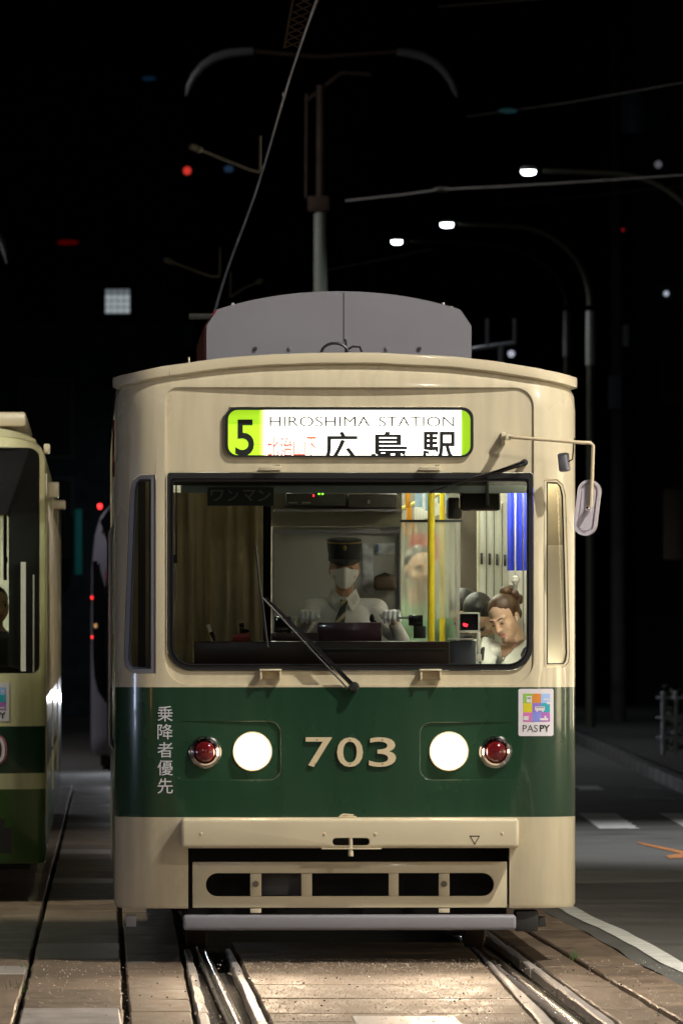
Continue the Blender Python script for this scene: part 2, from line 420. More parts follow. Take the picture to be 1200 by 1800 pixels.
# paving stones of the tram track, one by one
def stone(fa, fb, d0, d1, z, m, name='paving_stone'):
    g = 0.007; bm = B()
    j = lambda s: random.uniform(-s, s)
    q = [(fa(d0) + g + j(.004), d0 + g), (fb(d0) - g + j(.004), d0 + g + j(.02)), (fb(d1) - g + j(.004), d1 - g + j(.02)), (fa(d1) + g + j(.004), d1 - g)]
    tz = [z + j(.003) for _ in q]
    top = [bm.verts.new((x, y, t)) for (x, y), t in zip(q, tz)]; bot = [bm.verts.new((x, y, -0.05)) for x, y in q]
    f = bm.faces.new(top)
    for i in range(4): bm.faces.new((top[i], bot[i], bot[(i + 1) % 4], top[(i + 1) % 4]))
    bmesh.ops.bevel(bm, geom=list(f.edges), offset=0.007, segments=1, affect='EDGES')
    return fin(bm, name, m, bed, False)
def column(a, b, c, e, d0, d1, lo, hi, m=M_stone, palep=0.0, name='paving_stone', fb=None, zz=0.0):
    fa = lambda d: xl(a, b, d); fb = fb or (lambda d: xl(c, e, d)); d = d0; i = 0
    while d < d1 - 0.2:
        n = min(d + random.uniform(lo, hi), d1)
        stone(fa, fb, d, n, zz, M_pale if random.random() < palep else m, name); d = n
column(-330, -410, -140, -190, 37.0, 46.0, 1.0, 1.5)
column(-140, -186, 52, 24.5, 36.6, 96.0, 1.1, 1.6, palep=0.04)
column(56, 29, 214, 220, 36.9, 96.0, 1.0, 1.5, palep=0.14)
column(220, 227, 322, 343, 36.8, 96.0, 1.0, 1.5)
column(325, 347, 343, 374, 35.0, 47.0, 0.9, 1.4, M_pale, name='edging_stone', zz=0.002)
column(402, 448, 420, 474, 35.0, 47.0, 0.9, 1.4, M_pale, name='edging_stone', zz=0.002)
# the wide middle course between the rails
d = 36.7
while d < 47.5:
    n = d + random.choice((.8, .82, 1.6, 1.62))
    cuts = [0, 1]
    for u0, u1 in zip(cuts[:-1], cuts[1:]):
        f0 = lambda d, u=u0: xl(421 + (849 - 421) * u, 476 + (947 - 476) * u, d); f1 = lambda d, u=u1: xl(421 + (849 - 421) * u, 476 + (947 - 476) * u, d)
        stone(f0, f1, d, n, 0, M_stone)
    d = n
stone(lambda d: xl(560, 620, d), lambda d: xl(705, 815, d), 37.6, 38.75, 0.006, M_pale, 'patch_stone')
stone(lambda d: xl(58, 30, d), lambda d: xl(211, 216, d), 37.9, 39.6, 0.006, M_pale, 'patch_stone')
column(850, 949, 864, 981, 35.0, 48.0, 0.9, 1.4, M_pale, name='edging_stone', zz=0.002)
column(914, 1060, 934, 1086, 35.0, 50.0, 0.9, 1.4, M_pale, name='edging_stone', zz=0.002)
column(937, 1090, 1012, 1196, 36.0, 57.0, 1.0, 1.5)
column(1019, 1206, 1100, 1290, 36.0, 57.0, 1.0, 1.5, fb=lambda d: edge_x(d) - 0.09)
# rails
rails = []
for (a, b, c, e) in ((360, 408, 371, 427), (868, 1006, 885, 1036)):
    bm = B(); n = 40; prev = None
    for k in range(n + 1):
        d = 30 + k * 0.9; x0, x1 = xl(a, b, d), xl(c, e, d); xm = (x0 + x1) / 2; h = 0.028
        ring = [bm.verts.new(p) for p in ((xm - h, d, -0.05), (xm - h, d, -0.006), (xm - h * .72, d, 0.003), (xm, d, 0.005), (xm + h * .72, d, 0.003), (xm + h, d, -0.006), (xm + h, d, -0.05))]
        if prev:
            for i in range(6):
                f = bm.faces.new((prev[i], prev[i + 1], ring[i + 1], ring[i])); f.material_index = 0 if 1 <= i <= 4 else 1
        prev = ring
    o = fin(bm, 'rail', [M_rail, M_railside], bed, True, 50)
bm = B()
for k in range(170):                    # grit lying on the paving
    d = random.uniform(37, 45.5); x = random.uniform(-1.2, 1.5); r = random.uniform(.0025, .006)
    ell(bm, (x, d, 0.006), (r, r * random.uniform(1, 2.2), r * .7), sub=1)
tag(fin(bm, 'grit', M_dark, None, False), kind='stuff')
M_chip = mat('glint_aggregate', (.60, .50, .40), .2, coat=.5)
bm = B()
for k in range(7000):                   # stone chips, pale and glossy to give the paving its headlight glints
    d = 37.2 + 8.3 * random.random() ** 1.25; u = random.random()
    x = xl(425, 480, d) + (xl(845, 942, d) - xl(425, 480, d)) * u if k % 4 else random.uniform(xl(60, 30, d), xl(1180, 1300, d))
    r = random.uniform(.0018, .0046); z = .0015
    q = [bm.verts.new((x + r * math.cos(a), d + 1.5 * r * math.sin(a), z)) for a in [2 * PI * i / 5 for i in range(5)]]; t = bm.verts.new((x + random.uniform(-.5, .5) * r, d, z + r * random.uniform(.9, 1.8)))
    for i in range(5): bm.faces.new((q[i], q[(i + 1) % 5], t))
tag(fin(bm, 'glint_chips', M_chip, None, False), kind='stuff')
M_weed = mat('weed_green', (0.05, 0.11, 0.02), 0.7)
bm = B()
for (px, py, n) in ((1011, 1682, 16), (36, 1738, 14), (44, 1700, 8)):
    x, y = gp(px, py)
    for k in range(n):
        ax, ay = x + random.gauss(0, .03), y + random.gauss(0, .12); h = random.uniform(.015, .05); t = random.uniform(-.04, .04)
        q = [bm.verts.new(p) for p in ((ax - .003, ay, -.02), (ax + .003, ay, -.02), (ax + t, ay + .01, h))]; bm.faces.new(q)
tag(fin(bm, 'weeds', M_weed, None, False), kind='stuff')

# ------------------------------------------------------------------ street lamps
def street_lamp(label, base, h, head_dx, head_dy, bend, emission=E_lamp, watt=120.0, spread=150, col=(0.85, 0.93, 1.0), head_r=1.0, blend=0.5, aim=None, group='street lamps'):
    root = empty('street_lamp', (base[0], base[1], 0)); tag(root, label, 'street lamp', group)
    bm = B(); tube(bm, [(0, 0, -.1), (0, 0, 1.2), (0, 0, h - bend - 1.0)], [.085, .08, .06], 10)
    fin(bm, 'pole', M_pole, root)
    bm = B(); tube(bm, [(0, 0, h - bend - 1.0), (0, 0, h - bend - .1)], [.082, .075], 12); fin(bm, 'sleeve', M_greypost, root)
    pts = []
    for k in range(13):
        a = PI / 2 * k / 12; f = 1 - math.cos(a)
        pts.append((head_dx * f * 0.55, head_dy * f * 0.55, h - bend + bend * math.sin(a) * 0.97))
    pts.append((head_dx * .92, head_dy * .92, h))
    bm = B(); tube(bm, pts, [.055 - .0015 * i for i in range(len(pts))], 10); fin(bm, 'arm', M_pole, root)
    bm = B(); lathe(bm, [(0.001, .05), (.09, .045), (.12, .01), (.11, -.015)], (head_dx, head_dy, h + .02), 'Z', 16); hd = fin(bm, 'lamp_head', M_greypost, root)
    bm = B(); lathe(bm, [(.105 * head_r, .0), (.10 * head_r, -.03), (.07 * head_r, -.055), (0.001, -.062)], (head_dx, head_dy, h), 'Z', 16); fin(bm, 'lamp_lens', emission, root)
    if watt:
        ld = bpy.data.lights.new('lamp_light', 'SPOT'); ld.energy = watt; ld.spot_size = R(spread); ld.spot_blend = blend; ld.shadow_soft_size = 0.09; ld.color = col
        lo = bpy.data.objects.new('lamp_light', ld); C.objects.link(lo); lo.parent = root; lo.location = (head_dx, head_dy, h - .09)
        if aim: lo.rotation_euler = (Vector(aim) - Vector((base[0] + head_dx, base[1] + head_dy, h))).to_track_quat('-Z', 'Y').to_euler()
    return root
M_pole = mat('lamp_pole', (0.07, 0.066, 0.045), 0.5, var=0.15)
E_warm = emis('street_warm', (1.0, 0.86, 0.70), 26.0)
# the lamp whose light falls on the tram, just out of the picture, and several unseen lamps added as fill
street_lamp('street lamp at the kerb beside the tram, outside the picture', (6.6, 41.0), 9.2, -1.6, 0.0, 2.2, E_warm, KEY_W, 164, (1.0, 0.94, 0.84), blend=0.3)
street_lamp('added fill lamp across the tracks, outside the picture', (-8.5, 22.0), 9.0, 2.2, 0.0, 2.2, E_lamp, FILL_W, 178, (0.84, 0.90, 1.0), blend=0.1)  # unseen lamp added as weak cool fill
street_lamp('added fill lamp at the kerb behind the viewer, outside the picture', (6.0, 14.0), 9.0, -2.0, 0.0, 2.2, E_warm, FILL_W * 1.4, 178, (1.0, 0.94, 0.86), blend=0.1)  # unseen lamp added as fill on the tram front
street_lamp('added fill lamp before the shop building on the right, outside the picture', (11.0, 33.0), 9.0, -1.5, 0.0, 2.2, E_warm, 2700.0, 172, (1.0, 0.93, 0.82), blend=0.2)  # added lamp giving fill from the right
street_lamp('added floodlight by the left kerb aimed at the second tram, outside the picture', (-10.0, 51.5), 9.0, 2.5, 0.0, 2.2, E_warm, 3200.0, 58, (1.0, 0.96, 0.78), blend=0.4, aim=(-2.4, 56.0, 1.9))  # added floodlight, cone kept narrow to brighten the second tram only
street_lamp('street lamp over the crosswalk, outside the picture', (7.6, 71.0), 9.0, -2.4, 0.0, 2.2, E_lamp, 3300.0, 92, (0.95, 0.97, 1.0))
street_lamp('tall added fill lamp left of the tracks, outside the picture', (-14.0, 117.0), 13.0, 2.0, 0.0, 2.2, E_lamp, 5200.0, 176, (0.92, 0.94, 1.0))  # added lamp to lift the mast horns, wires and low tram
# the three that show, far behind
b = wp(1037, 1290, 143)
street_lamp('tall street lamp whose curved arm stands clear right of the tram roof', (b.x, 143), 8.48, (785 - 1037) / FPX * 143, 0, 1.35, watt=260)
street_lamp('street lamp glowing white, lowest of the three lit lamps over the tram', ((697 - 600) / FPX * 172 + 3.4, 172), 9.5, -3.4, 0, 1.3, watt=200)
street_lamp('street lamp glowing white, highest and rightmost of the three lit lamps', ((928 - 600) / FPX * 124 + 2.6, 124), 8.35, -2.6, 0, 1.3, watt=200)

# ------------------------------------------------------------------ vehicle body builder
def plan(W, bow, xa, L, n=10):
    a0 = math.atan(2 * bow / xa); r = (W - xa) / (1 - math.sin(a0)); cx = xa - r * math.sin(a0); cy = bow + r * math.cos(a0)
    half = [(xa * k / n, bow * (k / n) ** 2) for k in range(n + 1)]
    half += [(cx + r * math.sin(a), cy - r * math.cos(a)) for a in [a0 + (PI / 2 - a0) * k / 10 for k in range(1, 11)]]
    half += [(W, cy + (L / 2 - cy) * k / 4) for k in range(1, 5)]
    back = [(x, L - y) for x, y in half[::-1]]
    right = half + back[1:]
    left = [(-x, y) for x, y in right[::-1]][1:-1]
    def ys(x):
        x = abs(x)
        if x <= xa: return bow * (x / xa) ** 2
        x = min(x, cx + r - 1e-5); return cy - math.sqrt(max(r * r - (x - cx) ** 2, 0))
    return right + left, ys

def offset(loop, t):
    n = len(loop); out = []
    for i in range(n):
        (x0, y0), (x1, y1) = loop[i - 1], loop[(i + 1) % n]
        dx, dy = x1 - x0, y1 - y0; l = math.hypot(dx, dy) or 1
        out.append((loop[i][0] - dy / l * t, loop[i][1] + dx / l * t))
    return out                                          # t > 0 goes inward for a loop that runs anticlockwise

def shell(bm, loop, thick, levels):
    """hollow tube of the plan; levels = [(inset, fn(x) -> z)]"""
    inner = offset(loop, thick); n = len(loop); rows = []
    for ins, fz in levels: rows.append([bm.verts.new((x, y, fz(x))) for x, y in offset(loop, ins)])
    rows_i = [[bm.verts.new((x, y, fz(x0))) for (x, y), (x0, _) in zip(inner, loop)] for ins, fz in levels]
    for rr, mi in ((rows, 0), (rows_i, 1)):
        for a, b_ in zip(rr[:-1], rr[1:]):
            for i in range(n):
                f = bm.faces.new((a[i], a[(i + 1) % n], b_[(i + 1) % n], b_[i])); f.material_index = mi
    for a, b_ in ((rows[0], rows_i[0]), (rows[-1], rows_i[-1])):
        for i in range(n):
            f = bm.faces.new((a[i], a[(i + 1) % n], b_[(i + 1) % n], b_[i])); f.material_index = 1

def roof_sheet(bm, loop, fz, th=0.03, shrink=0.0):
    lp = offset(loop, shrink); n = len(lp)
    # strips across the car from matching left and right points
    rt = [p for p in lp if p[0] >= -1e-6]; rt.sort(key=lambda p: p[1])
    ysn = sorted({round(p[1], 4) for p in rt if p[0] > 0.01})
    rows = []
    for y in ysn:
        xm = max(p[0] for p in rt if abs(p[1] - y) < 1e-3)
        rows.append([bm.verts.new((xm * u, y, fz(xm * u))) for u in [k / 8 - 1 for k in range(17)]])
    for a, b_ in zip(rows[:-1], rows[1:]):
        for i in range(16): bm.faces.new((a[i], a[i + 1], b_[i + 1], b_[i]))

# ------------------------------------------------------------------ the tram in front
TH = R(1.65)
T = Fr(0.027, 45.0, TH); P = T.P
tram = empty('tram', (T.x, T.y, 0), TH)
tag(tram, 'cream and green tram numbered 703 with both headlights on and lit destination sign', 'tram', 'trams')
X = lambda px: (px - 609) / 336.0
Z = lambda py: (1695 - py) / 336.0
W, LEN = 1.211, 12.0
loop, ysf = plan(W, 0.020, 0.955, LEN)
arch = lambda x: 0.118 * (min(abs(x), 1.3) / 1.2) ** 2.3
ztop = lambda x: Z(641) - arch(x)
M_body = banded('tram_paint', [(0, CREAM), (Z(1438.5), GREEN), (Z(1210), CREAM)])
bm = B()
shell(bm, loop, 0.075, [(0.012, lambda x: Z(1599)), (0, lambda x: Z(1592)), (0, lambda x: Z(1200)), (0, lambda x: Z(722)), (0.006, lambda x: ztop(x) - 0.05), (0.03, ztop)])
body = fin(bm, 'body', [M_body, M_white], tram, True, 30)
def pr(ol, y0, y1):
    b_ = B(); prism(b_, ol, y0, y1); return b_
def bx(*a):
    b_ = B(); box(b_, *a); return b_
WSo = rrect(X(293), X(937.5), Z(1181), Z(832), (.13, .13, .02, .02), 8)
SGo = rrect(X(398), X(830), Z(804), Z(719), .055, 6)
def cw(sgn, o):                          # outline of a corner window; o = outward offset in pixels
    if sgn < 0: pts = [(272 + o, 1184 + o), (272 + o, 838 - o), (246, 838 - o), (236 - o * .7, 846 - o * .7), (231 - o, 866), (226 - o, 1000), (220 - o, 1160), (223 - o, 1174 + o * .6), (234, 1184 + o)]
    else: pts = [(958 - o, 1173 + o), (958 - o, 846 - o), (980, 846 - o), (989 + o * .7, 854 - o * .7), (994 + o, 872), (998 + o, 1000), (1002 + o, 1150), (1000 + o, 1166 + o * .6), (992, 1173 + o)]
    return [(X(a), Z(b_)) for a, b_ in pts]
cutters = [pr(rrect(X(290), X(937.8), Z(1206), Z(683), (.13, .13, .10, .07), 8), -.3, 0.034),
           pr(WSo, -.3, .3), pr(SGo, -.3, .3),
           pr(cw(-1, 2), -.3, .42), pr(cw(1, 2), -.3, .42),
           pr(rrect(X(331), X(895), Z(1650), Z(1488), .004, 1), -.3, .3),
           pr(rrect(X(305), X(493), Z(1373), Z(1270), .06, 6), -.3, 0.0175), pr(rrect(X(738), X(920), Z(1373), Z(1272), .06, 6), -.3, 0.0175)]
for k in range(8):
    y0 = 0.75 + k * 1.36
    cutters.append(bx(-1.5, -1.0, y0, y0 + 1.12, 1.72, 2.62))
    if k not in (0, 4): cutters.append(bx(1.0, 1.5, y0, y0 + 1.12, 1.72, 2.62))
cutters.append(bx(1.0, 1.5, .62, 1.55, .45, 2.6))                     # front door opening
cut(body, cutters)
# front door of two folding leaves, side panes
for k in range(2):
    bm = B(); y0 = .63 + k * .46; box(bm, 1.155, 1.19, y0, y0 + .45, .46, 2.59, .008); df = fin(bm, 'door', M_body, tram)
    bm = B(); box(bm, 1.150, 1.195, y0 + .07, y0 + .38, 1.25, 2.4, .004); fin(bm, 'pane', G_side, df)
for sx in (-1, 1):
    for k in range(8):
        if sx > 0 and k in (0, 4): continue
        y0 = 0.75 + k * 1.36; x = sx * 1.165
        bm = B(); ol = rrect(y0 + .004, y0 + 1.116, 1.724, 2.616, .05, 4); il = rrect(y0 + .035, y0 + 1.085, 1.755, 2.585, .04, 4)
        ringp(bm, ol, il, -.02, .02); bmesh.ops.transform(bm, matrix=Matrix(((0, 1, 0, x), (1, 0, 0, 0), (0, 0, 1, 0), (0, 0, 0, 1))), verts=bm.verts)
        wf = fin(bm, 'window', M_lilac, tram)
        bm = B(); box(bm, x - .003, x + .003, y0 + .03, y0 + 1.09, 1.75, 2.59); fin(bm, 'pane', G_side, wf, False)
# roof, rain lip
bm = B(); roof_sheet(bm, loop, lambda x: ztop(x) + 0.015, shrink=.01); roof = fin(bm, 'roof', M_lilac, tram)
lip_o, lip_i = offset(loop, -0.010), offset(loop, 0.10)
idx = [i for i, p in enumerate(loop) if p[1] < 1.6]; idx.sort(key=lambda i: (math.atan2(loop[i][0], 2 - loop[i][1])))
bm = B(); prev = None
for c_, i in enumerate(idx):
    xo, yo = lip_o[i]; xi, yi = lip_i[i]; zt = Z(622.5) - arch(loop[i][0]) * 1.02 + random.uniform(-.002, .002)
    ring = [bm.verts.new(p) for p in ((xo, yo, zt - .052), (xo * 1.001, yo - .003, zt - .026), (xo, yo, zt), (xi, yi, zt + .006), (xi, yi, zt - .06), (xo * .97, yo + .035, zt - .062))]
    if prev:
        for k in range(6): bm.faces.new((prev[k], prev[(k + 1) % 6], ring[(k + 1) % 6], ring[k]))
    prev = ring
fin(bm, 'rain_lip', M_cream, roof, True, 50)
for px, a, b_ in ((333, 646, 628), (300, 658, 652)):
    bm = B(); p = P(px, a, .01); tube(bm, [p, P(px - 1, b_, .01)], .005, 8); fin(bm, 'lip_peg', M_cream, roof)
# air conditioner
bm = B()
acx0, acx1 = P(363, 600, 1.3).x, P(828, 600, 1.3).x; zb = P(600, 632, 1.3).z
ol = []
for k in range(25):
    u = k / 24; x = acx0 + (acx1 - acx0) * u; v = abs(2 * u - 1)
    zt = P(600, 512 + 38 * v ** 2.1, 1.3).z
    e = min(u, 1 - u) * (acx1 - acx0)
    if e < .07: zt -= .07 - math.sqrt(max(.07 ** 2 - (.07 - e) ** 2, 0))
    ol.append((x, zt))
ol = [(acx0, zb - .1)] + ol + [(acx1, zb - .1)]
prism(bm, ol, 1.3, 4.9); ac = fin(bm, 'air_conditioner', M_ac, tram, True, 35)
bm = B(); prism(bm, [(x + (-.012 if i <= 1 else 0), z) for i, (x, z) in enumerate(ol)][:2] + [(ol[2][0] - .012, ol[2][1]), (ol[2][0] + .02, ol[2][1])] + [(acx0 + .02, zb - .1)], 1.34, 4.8); fin(bm, 'red_side_panel', M_red, ac)
bm = B(); a, b_ = P(604, 513, 1.296), P(606, 603, 1.296); box(bm, a.x - .0022, a.x + .0022, 1.2985, 1.31, b_.z, a.z - .004); fin(bm, 'panel_seam', M_black, ac)
for px, py in ((449, 613), (737, 613), (510, 612), (680, 612)):
    bm = B(); p = P(px, py, 1.3); lathe(bm, [(.011, 0), (.011, -.012), (.001, -.014)], p, 'Y', 10); fin(bm, 'bolt', M_dark if px in (449, 737) else M_ac, ac)
for px, py in ((408, 536), (777, 536), (790, 543)):
    bm = B(); p = P(px, py, 1.4); box(bm, p.x - .004, p.x + .012, 1.38, 1.43, p.z - .03, p.z + .012, .002); fin(bm, 'lifting_lug', M_steel, ac)
bm = B(); c0 = P(590, 618, 1.15)
tube(bm, [c0 + Vector((.072 * math.cos(a) - .005, 0, .055 * math.sin(a) - .01)) for a in [PI * k / 12 for k in range(13)]], .008, 8)
tube(bm, [P(607, 622, 1.15), P(608, 602, 1.15), P(606, 596, 1.15)], .006, 6)
tube(bm, [P(608, 616, 1.15), P(620, 609, 1.15), P(632, 610, 1.15), P(636, 620, 1.15)], .006, 6)
fin(bm, 'roof_cable', M_black, roof)
# pantograph folded behind the air conditioner
bm = B()
for sx in (-.5, .5):
    tube(bm, [(sx, 6.3, Z(610)), (sx * .9, 7.9, Z(560)), (sx * .8, 6.6, Z(480))], .02, 8)
tube(bm, [(-.75, 6.6, Z(478)), (.75, 6.6, Z(478))], .02, 8)
fin(bm, 'pantograph', M_dark, tram)
# --- windscreen
WSm = rrect(X(293) + .003, X(937.5) - .003, Z(1181) + .003, Z(832) - .003, (.127, .127, .018, .018), 8)
WSi = rrect(X(305), X(926), Z(1169), Z(848), (.10, .10, .012, .012), 8)
bm = B(); ringp(bm, WSm, WSi, 0.020, 0.075); scr = fin(bm, 'windscreen', M_black, tram, True, 50)
bm = B(); ringp(bm, rrect(X(302), X(929), Z(1172), Z(843), (.105, .105, .012, .012), 8), rrect(X(303.5), X(927.5), Z(1170.5), Z(844.5), (.10, .10, .012, .012), 8), 0.012, 0.022); fin(bm, 'bright_trim', M_gloss_black, scr)
bm = B(); prism(bm, WSi, 0.044, 0.048); fin(bm, 'pane', G_screen, scr, False)
# corner windows
for sg in (-1, 1):
    bm = B(); ringp(bm, cw(sg, 1.2), cw(sg, -6 if sg < 0 else -3), 0.006, 0.055, ysf); cwf = fin(bm, 'corner_window', M_lilac if sg < 0 else M_cream, tram, True, 40)  # right frame is grey too; its cream stands for warm light on it
    bm = B(); ringp(bm, cw(sg, -6 if sg < 0 else -3), cw(sg, -10 if sg < 0 else -5.5), 0.014, 0.05, ysf); fin(bm, 'rubber_seal', M_black, cwf)
    ol = cw(sg, -9 if sg < 0 else -5); bm = B(); x0 = min(p[0] for p in ol); x1 = max(p[0] for p in ol)
    vs = [bm.verts.new((x, ysf(x) + .03, z)) for x, z in ol]; bm.faces.new(vs); fin(bm, 'pane', G_side, cwf, False)
# --- destination sign
sg = empty('destination_sign', (0, 0, 0)); sg.parent = tram
bm = B(); ringp(bm, rrect(X(396), X(832), Z(805.5), Z(717.5), .058, 6), rrect(X(401), X(827), Z(802), Z(722.5), .05, 6), .012, .06); fin(bm, 'sign_frame', M_black, sg)
bm = B(); box(bm, X(404), X(810), .026, .033, Z(718.5), Z(716.2), .001); fin(bm, 'sign_ledge', M_cream, sg)
bm = B(); box(bm, X(462), X(811.5), .062, .064, Z(812), Z(712)); fin(bm, 'sign_face', E_white, sg, False)
for k, (a, b_) in enumerate(((456, 459), (459, 462), (462, 465), (465, 468))):
    bm = B(); box(bm, X(a), X(b_), .0612, .0616, Z(812), Z(712)); fin(bm, 'sign_fade', emis('sign_fade', ((.47, .80, .06), (.58, .86, .14), (.75, .93, .32), (.9, .98, .6))[k], (1.1, 1.5, 1.9, 2.5)[k]), sg, False)
for a, b_ in ((390, 462), (811.5, 840)):
    bm = B(); box(bm, X(a), X(b_), .0621, .0641, Z(812), Z(712)); fin(bm, 'sign_end', E_lime, sg, False)
bm = B(); box(bm, X(392), X(838), .07, .12, Z(810), Z(714)); fin(bm, 'sign_box', M_dark, sg, False)
M_thin = mat('sign_grey_print', (0.16, 0.15, 0.13), 0.7); M_redp = mat('sign_red_print', (0.85, 0.16, 0.10), 0.7)
M_redp.node_tree.nodes['Principled BSDF'].inputs['Emission Color'].default_value = (1, .25, .15, 1); M_redp.node_tree.nodes['Principled BSDF'].inputs['Emission Strength'].default_value = .4
lettering('route_number', '5', X(414), X(447), Z(803), Z(739), .0605, M_ink, sg, .012)
lettering('sign_lettering', 'HIROSHIMA', X(474), X(651), Z(751.5), Z(733.5), .0605, M_thin, sg, 0.0)
lettering('sign_lettering', 'STATION', X(666), X(799), Z(751.5), Z(733.5), .0605, M_thin, sg, 0.0)
for ch, a, b_ in (('比', 470, 490), ('治', 492.5, 514), ('山', 516, 537), ('下', 539, 556)):
    lettering('sign_lettering', ch, X(a), X(b_), Z(806), Z(769), .0605, M_redp, sg, .012)
for ch, a, b_ in (('広', 569, 629), ('島', 653, 716), ('駅', 741, 803)):
    lettering('sign_lettering', ch, X(a), X(b_), Z(814), Z(760), .0605, M_ink, sg, .019, clipz=Z(811))
# --- brackets above and below the glass
for px, py, dn in ((474, 825, 0), (754, 825, 0), (475, 1188, 1), (756, 1188, 1)):
    bm = B(); x = X(px); z = Z(py)
    if dn:
        box(bm, x - .058, x + .058, -.055, .034, z + .020, z + .030, .003); box(bm, x - .055, x - .045, -.05, .034, z - .026, z + .020, .002); box(bm, x + .045, x + .055, -.05, .034, z - .026, z + .020, .002); box(bm, x - .045, x + .045, .02, .034, z - .024, z + .018, .002)
    else:
        box(bm, x - .058, x + .058, -.05, .034, z - .012, z - .003, .003); box(bm, x - .058, x + .058, -.05, -.043, z - .003, z + .010, .002); box(bm, x + .038, x + .044, -.03, .034, z, z + .02); box(bm, x + .05, x + .056, -.03, .034, z, z + .02)
    fin(bm, 'step_bracket', M_cream, tram)
# --- headlights and tail lights
for px in (443.5, 788.5):
    hx, hz = X(px), Z(1323)
    bm = B(); lathe(bm, [(.103, .02), (.105, -.004), (.1, -.010), (.094, -.008), (.094, .02)], (hx, .0175, hz), 'Y', 40); h = fin(bm, 'headlight', M_cream, tram)
    bm = B(); lathe(bm, [(.0935, .0), (.0935, -.012), (.089, -.026), (.078, -.038)], (hx, .0175, hz), 'Y', 40); fin(bm, 'lens_rim', E_headrim, h)
    bm = B(); lathe(bm, [(.0785, -.0375), (.06, -.050), (.03, -.058), (.001, -.060)], (hx, .0175, hz), 'Y', 40); fin(bm, 'lens', E_head, h)
    ld = bpy.data.lights.new('headlight_beam', 'SPOT'); ld.energy = 120; ld.spot_size = R(70); ld.spot_blend = .9; ld.shadow_soft_size = .08; ld.color = (1, .74, .50)
    lo = bpy.data.objects.new('headlight_beam', ld); C.objects.link(lo); lo.parent = tram; lo.location = (hx, -.06, hz); lo.rotation_euler = (R(90 - 13), 0, R(180))
for px in (360.5, 871):
    hx, hz = X(px), Z(1324); yy = max(ysf(hx), .0175) - .002
    bm = B(); lathe(bm, [(.086, .02), (.086, -.004), (.078, -.016), (.072, -.012), (.070, -.026), (.061, -.034), (.058, -.02), (.058, .02)], (hx, yy, hz), 'Y', 40); t_ = fin(bm, 'tail_light', M_chrome, tram, True, 25)
    bm = B(); lathe(bm, [(.058, -.015), (.057, -.03), (.045, -.047), (.025, -.056), (.001, -.059)], (hx, yy, hz), 'Y', 32); fin(bm, 'lens', M_redlens, t_)
# --- number, lettering, sticker
for ch, a, b_ in (('7', 537, 583.5), ('0', 592, 637.5), ('3', 648, 695.5)):
    o = lettering('number_digit', ch, X(a), X(b_), Z(1350), Z(1298), -.002, M_num, tram, .004, .012)
    for py in (1302.5, 1345):
        px = (a + b_) / 2 if not (ch == '7') else (a + 20 if py < 1310 else a + 17)
        bm = B(); lathe(bm, [(.0035, 0), (.0035, -.002), (.001, -.003)], (X(px), -.014, Z(py)), 'Y', 8); fin(bm, 'screw', M_dark, o)
for ch, a, b_ in (('乗', 1243, 1270), ('降', 1274.5, 1301.5), ('者', 1306.5, 1333.5), ('優', 1338, 1365), ('先', 1370, 1397)):
    lettering('wall_lettering', ch, X(277), X(304), Z(b_), Z(a), -.001, M_letw, tram, .002, .002, ysf)
st = empty('sticker', (0, 0, 0)); st.parent = tram
def patch(name, a, b_, c, e, m, lift, parent=st, rad=0.0):
    bm = B(); ol = rrect(X(a), X(b_), Z(e), Z(c), rad, 4) if rad else [(X(a), Z(e)), (X(b_), Z(e)), (X(b_), Z(c)), (X(a), Z(c))]
    if not rad:
        N_ = 5; top = [bm.verts.new((X(a + (b_ - a) * k / N_), ysf(X(a + (b_ - a) * k / N_)) - lift, Z(c))) for k in range(N_ + 1)]; bot = [bm.verts.new((v.co.x, v.co.y, Z(e))) for v in top]
        for k in range(N_): bm.faces.new((top[k], top[k + 1], bot[k + 1], bot[k]))
    else:
        xs = sorted({round(x, 5) for x, z in ol}); prism(bm, ol, 0, .0012)
        for k in range(1, 6):
            bmesh.ops.bisect_plane(bm, geom=bm.verts[:] + bm.edges[:] + bm.faces[:], plane_co=(X(a + (b_ - a) * k / 6), 0, 0), plane_no=(1, 0, 0))
        for v in bm.verts: v.co.y = ysf(v.co.x) - lift + (0 if v.co.y < .0006 else .0012)
    return fin(bm, name, m, parent, False)
patch('sticker_card', 911, 973.5, 1213, 1296, M_stick, .003, rad=.010)
cols = [[(.24, .50, .05), (.62, .22, .03), (.30, .48, .85)], [(.62, .55, .02), (.25, .16, .58), (.02, .34, .42)], [(.60, .17, .45), (.20, .24, .68), (.40, .12, .48)]]
for r_ in range(3):
    for c_ in range(3):
        patch('colour_square', 919.5 + c_ * 15.8, 919.5 + (c_ + 1) * 15.8, 1221.5 + r_ * 16.4, 1221.5 + (r_ + 1) * 16.4, mat('sticker_ink', cols[r_][c_], .5), .0045)
for a, b_, c, e in ((925, 934.5, 1225.5, 1236), (940, 957.5, 1244, 1251), (920, 929, 1261, 1268), (949, 963.5, 1264.5, 1268.5), (956, 966, 1230, 1233), (961, 967, 1236, 1240)):
    patch('pictogram', a, b_, c, e, M_stick, .0055)
for a, b_, c, e in ((926.5, 933, 1228, 1230.5), (941.5, 956, 1245.2, 1246.6)):
    patch('pictogram_window', a, b_, c, e, mat('pictogram_ink', (.2, .25, .2), .5), .0062)
for a, b_, c, e in ((942.5, 945.5, 1251, 1253.2), (952.5, 955.5, 1251, 1253.2), (957, 960, 1260.5, 1264.5), (927, 929, 1236, 1238.5), (931.5, 933.5, 1236, 1238.5)):
    patch('pictogram', a, b_, c, e, M_stick, .0056)
lettering('sticker_lettering', 'PAS', X(918.5), X(945), Z(1288.5), Z(1276.5), -.0035, M_ink, st, -.008, .0008, ysf)
